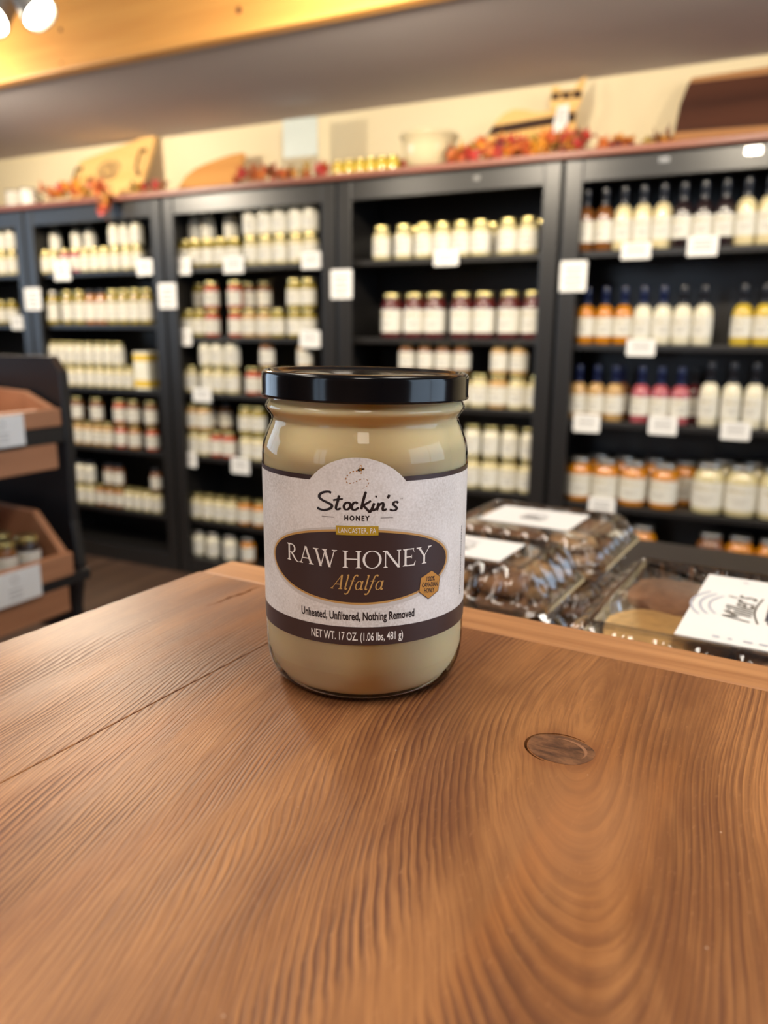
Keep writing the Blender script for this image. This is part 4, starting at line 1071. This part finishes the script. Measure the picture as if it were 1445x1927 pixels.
fl = Flat(); [fl.rect(84, z_, 116, z_ + 4) for z_ in (146, 160, 174, 188)]; obj('print', fl.upright('print', -.0264), m_cardp, tg_)
# walnut board with pale edges, partly out of the picture
r = leaning('walnut_board', 'dark walnut board with pale sapwood edges leaning at the wall', 'board', 1388, 250, .20, -0.38)
obj('heartwood', prism_me('heartwood', [(-.205, .075), (.45, .055), (.45, .250), (-.180, .258), (-.198, .18)], -.0125, .0125, 'y', .001), m_wal, r)
obj('sapwood_edge', prism_me('sapwood_edge', [(-.222, .0), (.45, .0), (.45, .054), (-.206, .074)], -.0125, .0125, 'y', .001), m_sap, r)
obj('sapwood_edge', prism_me('sapwood_edge', [(-.180, .259), (.45, .251), (.45, .285), (.10, .283), (-.170, .277)], -.0125, .0125, 'y', .001), m_sap, r)

# ------------------------------------------------------------------ autumn leaf garlands
LEAFC = [srgb(188, 88, 40), srgb(176, 52, 42), srgb(214, 142, 40), srgb(166, 134, 48), srgb(104, 38, 34), srgb(196, 108, 48), srgb(128, 86, 52)]
LEAFM = []
def leaf_mesh(ci, k):
    rr = random.Random(ci * 10 + k)
    P = []
    tips = [(-150, .62), (-105, .9), (-55, .88), (0, 1.12), (55, .9), (105, .88), (150, .6)]
    for i, (a, l) in enumerate(tips):
        l *= rr.uniform(.88, 1.1)
        P.append((a, l))
        if i < len(tips) - 1: P.append(((a + tips[i + 1][0]) / 2 + rr.uniform(-5, 5), .48))
    V = [(0, 0, .0)]
    for a, l in P:
        x, y = l * math.sin(math.radians(a)), l * math.cos(math.radians(a))
        V.append((x * .03, y * .03, .006 * l * math.cos(math.radians(a) * 3.2) + .004 * rr.uniform(-1, 1)))
    n = len(P)
    Fc = [(0, i, i + 1) for i in range(1, n)] + [(0, n, 1)]
    V += [(-.0012, -.022, .004), (.0012, -.022, .004)]; Fc.append((0, n + 1, n + 2))
    me = mesh('leaf', V, Fc)
    me.materials.append(mat('leaf_colour_%d' % ci, LEAFC[ci], 0.5, vary=0.25, scale=60))
    return me
LEAVES = [[leaf_mesh(c, k) for k in range(2)] for c in range(len(LEAFC))]
def garland(label, pts, n, spread, weights, seed, hang=None):
    rr = random.Random(seed)
    P = [Vector(wp(W(x, y, off)[0], D + off, max(CAPZ + .006, W(x, y, off)[1]) if not hg else W(x, y, off)[1])) for x, y, off, hg in pts]
    root = thing('leaf_garland', label, 'garland', P[0], 0)
    obj('vine', tube_me('vine', [p - P[0] for p in P], .0025, 6), m_sap, root)
    for i in range(n):
        t = (i + rr.random()) / n * (len(P) - 1); k = min(int(t), len(P) - 2)
        q = P[k].lerp(P[k + 1], t - k) - P[0]
        hg = pts[k][3]
        lz = rr.uniform(-.3, 1) * spread if hg else rr.uniform(.25, 1.15) * spread
        lz = max(lz, .018 if not hg else lz)
        q += WU * rr.uniform(-.025, .025) + WN * rr.uniform(-.025, .02) + Vector((0, 0, lz))
        o = obj('leaf', rr.choice(LEAVES[rr.choices(range(len(LEAFC)), weights)[0]]), None, root, q, (rr.uniform(.5, 2.2), rr.uniform(-.8, .8), rr.uniform(-PI, PI) if rr.random() < .4 else WROT + rr.uniform(-.9, .9)))
        s = rr.uniform(.85, 1.35); o.scale = (s, s, s)
garland('orange autumn leaf garland hanging over the board edge below the engraved board', [(84, 376, .04, 0), (110, 372, .05, 0), (140, 370, .03, 0), (170, 368, .02, 0), (190, 366, -.034, 0), (200, 392, -.05, 1), (203, 408, -.05, 1)], 64, .050, (6, 2, 3, 1, 1, 5, 2), 5)
garland('autumn leaf garland between the rounded board and the tiny jars', [(446, 350, .05, 0), (470, 348, .03, 0), (490, 346, -.01, 0), (515, 344, .05, 0), (545, 342, .05, 0), (580, 340, .06, 0), (618, 336, .06, 0)], 40, .045, (3, 2, 3, 3, 3, 4, 2), 9)
garland('dense red and gold autumn leaf garland below the cat-shaped board', [(850, 318, .06, 0), (900, 312, .05, 0), (950, 308, .04, 0), (1000, 304, .04, 0), (1050, 300, .04, 0), (1100, 296, .06, 0)], 110, .054, (4, 5, 4, 3, 2, 4, 2), 13)
garland('sparse dark autumn leaf garland beside the walnut board', [(1118, 292, .08, 0), (1160, 288, .09, 0), (1210, 284, .10, 0), (1258, 280, .09, 0)], 16, .03, (2, 2, 1, 2, 3, 2, 3), 17)
garland('few loose autumn leaves behind the engraved board', [(243, 362, .10, 0), (275, 358, .12, 0), (315, 354, .12, 0)], 9, .02, (2, 3, 1, 1, 3, 2, 2), 23)
garland('small pinch of autumn leaves between the tiny jars and bowl', [(744, 328, .10, 0), (758, 326, .10, 0)], 7, .04, (2, 2, 2, 2, 3, 2, 1), 29)

# ================================================================== WOODEN TRAY RACK BESIDE THE AISLE
m_tray = wood('tray_cedar', srgb(188, 134, 98), srgb(150, 100, 68), 'y', 16, 0.5, 0.07, 0.8)
m_rackb = mat('black_rack_paint', srgb(26, 26, 30), 0.4)
rk = thing('tray_rack', 'black rack with sloped wooden trays standing beside the counter aisle', 'rack', (0, 0, 0), WROT)
UF, NE = -1.19, 1.02
endp = [(-1.62, 1.105), (-1.265, 1.107), (-1.240, 1.078), (-1.236, .95), (-1.242, .78), (-1.230, .69), (-1.250, .60), (-1.252, 0.0), (-1.315, 0.0), (-1.32, .54), (-1.62, .54)]
for n0 in (1.066, -0.05):
    obj('end_panel', prism_me('end_panel', endp[::-1], n0, n0 + .022, 'y', 0.002), m_rackb, rk)
def tray(zl, uf, hb, ub, ne, lip, rail, apron):
    """front lip at uf with its top at zl; far end board slopes up to the back"""
    box('tray_front', uf - .016, uf, 0.0, ne, zl - lip, zl, m_tray, rk, 0.002)
    box('tray_floor', ub, uf - .016, 0.0, ne, zl - lip, zl - lip + .012, m_tray, rk, 0.001)
    for n0 in (ne - .016, 0.0):
        obj('tray_end', prism_me('tray_end', [(ub, zl - lip + .012), (uf - .016, zl - lip + .012), (uf - .016, zl + .002), (uf - .085, zl + hb), (ub, zl + hb + .012)], n0, n0 + .016, 'y', 0.002), m_tray, rk)
    box('tray_back', ub - .016, ub, 0.0, ne, zl - lip, zl + hb + .03, m_tray, rk, 0.002)
    box('rail', uf - .028, uf - .006, -.03, 1.066, zl - lip - rail, zl - lip, m_rackb, rk, 0.002)
    box('apron_board', uf - .024, uf - .006, 0.0, ne - .01, zl - lip - rail - apron, zl - lip - rail, m_tray, rk, 0.003)
tray(1.009, -1.232, .03, -1.56, 1.056, .034, .033, .050)
tray(.735, UF, .075, -1.56, NE, .045, .022, .052)
box('leg', -1.27, -1.235, .80, .84, 0, .60, m_tray, rk, .002)
box('leg', -1.27, -1.235, .08, .12, 0, .60, m_tray, rk, .002)
# cards pinned to the tray fronts
m_cardh = mat('white_tray_card', srgb(238, 238, 236), 0.45)
for (zl, uf, n0, n1, z0, z1, what) in ((1.009, -1.232, .83, .967, -.060, -.004, 'upper'), (.735, UF, .78, .939, -.062, -.002, 'lower')):
    r = thing('tray_card', f'white info card fixed to the {what} wooden tray of the rack', 'sign', wp(uf + .004, (n0 + n1) / 2, zl + z0), WROT + PI / 2)
    w_ = (n1 - n0) / 2
    box('card', -w_, w_, -.0012, .0012, 0, z1 - z0, m_cardh, r, .0005)
    hh = (z1 - z0) * 1000
    fl = Flat()
    for j in range(3): fl.rect(-14 + w_ * 300, hh * (.42 - .13 * j), 14 + w_ * 300, hh * (.42 - .13 * j) + 1.6)
    V = [(w_ * 300 + 7 * math.cos(t), hh * .74 + 7 * math.sin(t)) for t in [2 * PI * i / 20 for i in range(21)]]; fl.strip(V, 1.4)
    obj('print', fl.upright('print', -.0016), m_cardp, r)
k = 0
for n0 in (.955, .905, .85, .79, .72):
    for u1 in (-1.235, -1.295):
        product('spice', 'brown' if k % 3 else 'dark', 'gold', f"small gold-lidded jar, {NTH[k // 2]} from end panel, {'front' if u1 > -1.26 else 'rear'} row, lower wooden tray", 'jar', wp(u1 - .0, n0 - (.0 if u1 > -1.26 else .012), .7022), 'small jars in the lower wooden tray', random.uniform(.6, 1.8)); k += 1

# ================================================================== CLEAR COOKIE BOXES
m_clam = thin_clear('clear_box_plastic', (0.97, 0.972, 0.975, 1), 1.50, 0.07, 0.06)
m_clabel = mat('cookie_box_label', srgb(238, 238, 236), 0.4, vary=0.02)
m_clink = mat('cookie_label_ink', srgb(66, 58, 44), 0.5); m_clgrey = mat('cookie_label_grey', srgb(176, 180, 192), 0.5); m_clnavy = mat('cookie_label_navy', srgb(52, 56, 72), 0.5)
def perim(wx, wy, rc, n):
    """n points around a rounded rectangle with outward normals"""
    sx, sy = wx / 2 - rc, wy / 2 - rc
    segs = [('l', (sx, -wy / 2), (1, 0)), ]
    Ltot = 4 * sx + 4 * sy + 2 * PI * rc
    out = []
    for i in range(n):
        d = Ltot * i / n
        for kind in range(8):
            ln_ = (2 * sx, PI * rc / 2, 2 * sy, PI * rc / 2, 2 * sx, PI * rc / 2, 2 * sy, PI * rc / 2)[kind]
            if d <= ln_ or kind == 7: break
            d -= ln_
        if kind == 0: p = (-sx + d, -wy / 2); nn = (0, -1)
        elif kind == 2: p = (wx / 2, -sy + d); nn = (1, 0)
        elif kind == 4: p = (sx - d, wy / 2); nn = (0, 1)
        elif kind == 6: p = (-wx / 2, sy - d); nn = (-1, 0)
        else:
            a0 = {1: -PI / 2, 3: 0, 5: PI / 2, 7: PI}[kind]; a = a0 + d / rc
            cx, cy = {1: (sx, -sy), 3: (sx, sy), 5: (-sx, sy), 7: (-sx, -sy)}[kind]
            nn = (math.cos(a), math.sin(a)); p = (cx + rc * nn[0], cy + rc * nn[1])
        out.append((p, nn, Ltot * i / n))
    return out, Ltot
def loft(name, wx, wy, rc, rings, n=360, pitch=.0205, cap0=False, cap1=False):
    P, Lt = perim(wx, wy, rc, n)
    cnt = round(Lt / pitch)
    V, Fc = [], []
    for z, inset, amp in rings:
        for p, nn, s in P:
            w_ = .5 - .5 * math.cos(2 * PI * s / Lt * cnt)
            w_ = w_ ** .6
            q = -inset + amp * w_
            V.append((p[0] + nn[0] * q, p[1] + nn[1] * q, z))
    for i in range(len(rings) - 1):
        for k in range(n):
            k2 = (k + 1) % n
            Fc.append((i * n + k, i * n + k2, (i + 1) * n + k2, (i + 1) * n + k))
    if cap0: Fc.append(tuple(reversed(range(n))))
    if cap1: Fc.append(tuple(range((len(rings) - 1) * n, len(rings) * n)))
    me = mesh(name, V, Fc, True)
    for f_ in me.polygons:
        if len(f_.vertices) > 4: f_.use_smooth = False
    return me
CLAM = {}
def clam_meshes(key, wx, wy, h):
    if key in CLAM: return CLAM[key]
    rz = h * .56
    base = loft('base', wx, wy, .022, [(.0, .020, 0), (.0005, .017, 0), (.004, .014, .001), (rz * .5, .010, .002), (rz - .006, .006, .001), (rz - .002, .005, 0), (rz - .0015, .0, 0), (rz - .003, -.0015, 0)], cap0=True)
    lid_ = loft('lid', wx, wy, .022, [(rz - .001, -.001, 0), (rz, .0, 0), (rz + .0008, .004, 0), (rz + .003, .008, .002), (rz + .006, .0105, .006), (h - .010, .0175, .0065), (h - .005, .0195, .004), (h - .0015, .0210, 0), (h, .0225, 0), (h - .0004, .0255, 0), (h - .003, .0275, 0)], cap1=True)
    CLAM[key] = (base, lid_)
    return CLAM[key]
BOXLABEL = {}
def clam(key, ec, gc, zb, wx, wy, h, label, group, lab=None, rz=0.0):
    b_, l_ = clam_meshes(key, wx, wy, h)
    r = thing('cookie_box', label, 'box', tp(ec, gc, zb), TA + rz, group)
    obj('base', b_, m_clam, r); ld = obj('lid', l_, m_clam, r)
    box('snap_tab', -.016, .016, -wy / 2 - .009, -wy / 2 + .002, h * .56 - .002, h * .56 + .001, m_clam, r, .0005)
    if lab:
        x0, x1, y0, y1, rot = lab
        lb = obj('label', box_me('label', x0, x1, y0, y1, h - .0028, h - .0024), m_clabel, r)
        fl = Flat(); cx, cy = (x0 + x1) / 2 * 1000, (y0 + y1) / 2 * 1000
        V, Fc = text2d("Miller's", -24, -6, 22, 9, 0.0, 1.0, 5.0); navy = Flat(); gy = Flat()
        fl.add(V, Fc); fl.strip(catmull([(-24, -10), (-8, -7), (8, -7), (24, -9)], 5), 1.0)
        navy.rect(-17, -21, 17, -13); navy.rect(-22, -19.5, -17.5, -14.5); navy.rect(17.5, -19.5, 22, -14.5)
        for q in range(3):
            R_a = 30 + q * 5
            gy.strip([(R_a * math.sin(t), -12 + R_a * math.cos(t)) for t in [-.62 + 1.24 * i / 14 for i in range(15)]], 1.3)
        for F_, m_, nm in ((fl, m_clink, 'name_print'), (navy, m_clnavy, 'ribbon_print'), (gy, m_clgrey, 'arched_print')):
            F_.xf((lambda x, y: (cx - y - 5, cy + x)) if rot else (lambda x, y: (cx + x * .6, cy + y * .6)))
            obj(nm, F_.plane(nm, h - .0021), m_, lb)
        if rot:
            g2 = Flat()
            for q, wq in enumerate((3.5, 2.2, 4.5, 4.5)): g2.rect(x0 * 1000 + 18 + q * 7.5, y0 * 1000 + 6, x0 * 1000 + 18 + q * 7.5 + wq, y0 * 1000 + 8)
            g2.rect(x0 * 1000 + 22, y1 * 1000 - 10, x0 * 1000 + 25, y1 * 1000 - 8)
            obj('date_print', g2.plane('date_print', h - .0021), m_clgrey, lb)
    return r
from mathutils import noise as mnoise
def cookie_mesh(k, R_c, t_):
    rr = random.Random(50 + k)
    bm = bmesh.new(); bmesh.ops.create_icosphere(bm, subdivisions=4, radius=1)
    ph = [rr.uniform(0, 6) for _ in range(6)]
    for v in bm.verts:
        a = math.atan2(v.co.y, v.co.x)
        rad = 1 + .05 * math.sin(3 * a + ph[0]) + .03 * math.sin(5 * a + ph[1])
        bump_ = .22 * math.sin(7 * v.co.x + ph[2]) * math.sin(6 * v.co.y + ph[3]) + .14 * math.sin(15 * v.co.x + ph[4]) * math.sin(14 * v.co.y + ph[5])
        z = v.co.z
        z = math.copysign(abs(z) ** .6, z)
        bump_ += .55 * mnoise.noise(Vector((v.co.x * 3.2 + k * 7, v.co.y * 3.2, v.co.z))) + .35 * mnoise.noise(Vector((v.co.x * 8 + k * 3, v.co.y * 8, 2)))
        v.co = Vector((v.co.x * rad * R_c, v.co.y * rad * R_c, (z + (bump_ * .55 if z > 0 else 0)) * t_ / 2 + t_ / 2))
    return bm_mesh('cookie', bm, True)
m_ck = [mat('cookie_tan', srgb(190, 146, 98), 0.8, vary=0.45, scale=130, bump=1.0), mat('cookie_brown', srgb(148, 106, 72), 0.8, vary=0.45, scale=130, bump=1.0), mat('cookie_gold', srgb(208, 164, 100), 0.8, vary=0.4, scale=130, bump=1.0)]
CK = []
for k in range(3):
    for q in range(2):
        me = cookie_mesh(k * 2 + q, .031, .015); me.materials.append(m_ck[k]); CK.append(me)
def cookies(ec, gc, zb, wx, wy, h, nx, ny, layers, label, group, pick, rz=0.0):
    iw, ih = wx - .040, wy - .042
    rad = min(iw / nx, ih / ny) / 2
    s = min(1.12, rad / .0325)
    for l in range(layers):
        for i in range(nx):
            for j in range(ny):
                x = -iw / 2 + iw * (i + .5) / nx + random.uniform(-.001, .001); y = -ih / 2 + ih * (j + .5) / ny + random.uniform(-.001, .001)
                o = obj('cookie', CK[pick(i, j, l)], None, None, tp(ec, gc, 0) + Vector((x * math.cos(TA + rz) - y * math.sin(TA + rz), x * math.sin(TA + rz) + y * math.cos(TA + rz), zb + .0012 + l * .0158)), (random.uniform(-.02, .02), random.uniform(-.02, .02), random.uniform(0, 6)))
                o.scale = (s, s, 1)
                cw = ('tan', 'brown', 'golden')[CK.index(o.data) // 2]
                lw = ('bottom', 'second', 'third', 'fourth')[l] if l < layers - 1 else 'top'
                tag(o, f'{cw} cookie in the {lw} layer {label}', 'cookie', group)
# front pair (large), left pair, and the pair farther back
hA = .0722
for k in range(2):
    zb = ZS + k * (hA + .0006)
    nm = 'upper' if k else 'lower'
    clam('A', .002, .474, zb, .262, .190, hA, ('large clear cookie box with a big white label beside the counter edge' if k else 'large unlabelled cookie box underneath the big labelled one beside the counter edge'), 'stacked cookie boxes', (-.063, .001, -.062, .062, 1) if k else None)
    cookies(.002, .474, zb, .262, .190, hA, 3, 2, 4 if k else 2, f'of the {nm} large box beside the counter edge', f'cookies in the {nm} large box', lambda i, j, l: 4 if (i, j) == (0, 0) else random.choice((0, 2, 3, 3)))
hB = .0627
for k in range(2):
    zb = ZS + k * (hB + .0006); nm = 'upper' if k else 'lower'
    clam('B', -.262, .580, zb, .185, .130, hB, 'small clear ribbed cookie box, ' + ('on top of its pair' if k else 'bottom of its pair') + ', beside the honey jar', 'stacked cookie boxes', (-.05, .046, -.030, .030, 0) if k else None)
    cookies(-.262, .580, zb, .185, .130, hB, 3, 2, 3, f'of the {nm} small ribbed box beside the honey jar', f'cookies in the {nm} small box', lambda i, j, l: random.choice((0, 1, 2, 3)))
hC = .0527
for k in range(2):
    zb = ZS + k * (hC + .0006); nm = 'upper' if k else 'lower'
    clam('C', -.268, .785, zb, .190, .175, hC, 'square clear ribbed cookie box, ' + ('on top of its pair' if k else 'bottom of its pair') + ', behind the others', 'stacked cookie boxes', (-.055, .045, -.03, .05, 0) if k else None)
    cookies(-.268, .785, zb, .190, .175, hC, 3, 2, 3, f'of the {nm} square ribbed box behind the others', f'cookies in the {nm} square box', lambda i, j, l: random.choice((0, 2, 3, 2)))
clam('D', -.085, .70, ZS, .165, .150, .0527, 'single low clear cookie box lying between the stacked pairs', 'stacked cookie boxes')
cookies(-.085, .70, ZS, .165, .150, .0527, 2, 2, 2, 'of the single low box between the pairs', 'cookies in the single low box', lambda i, j, l: random.choice((2, 3)))
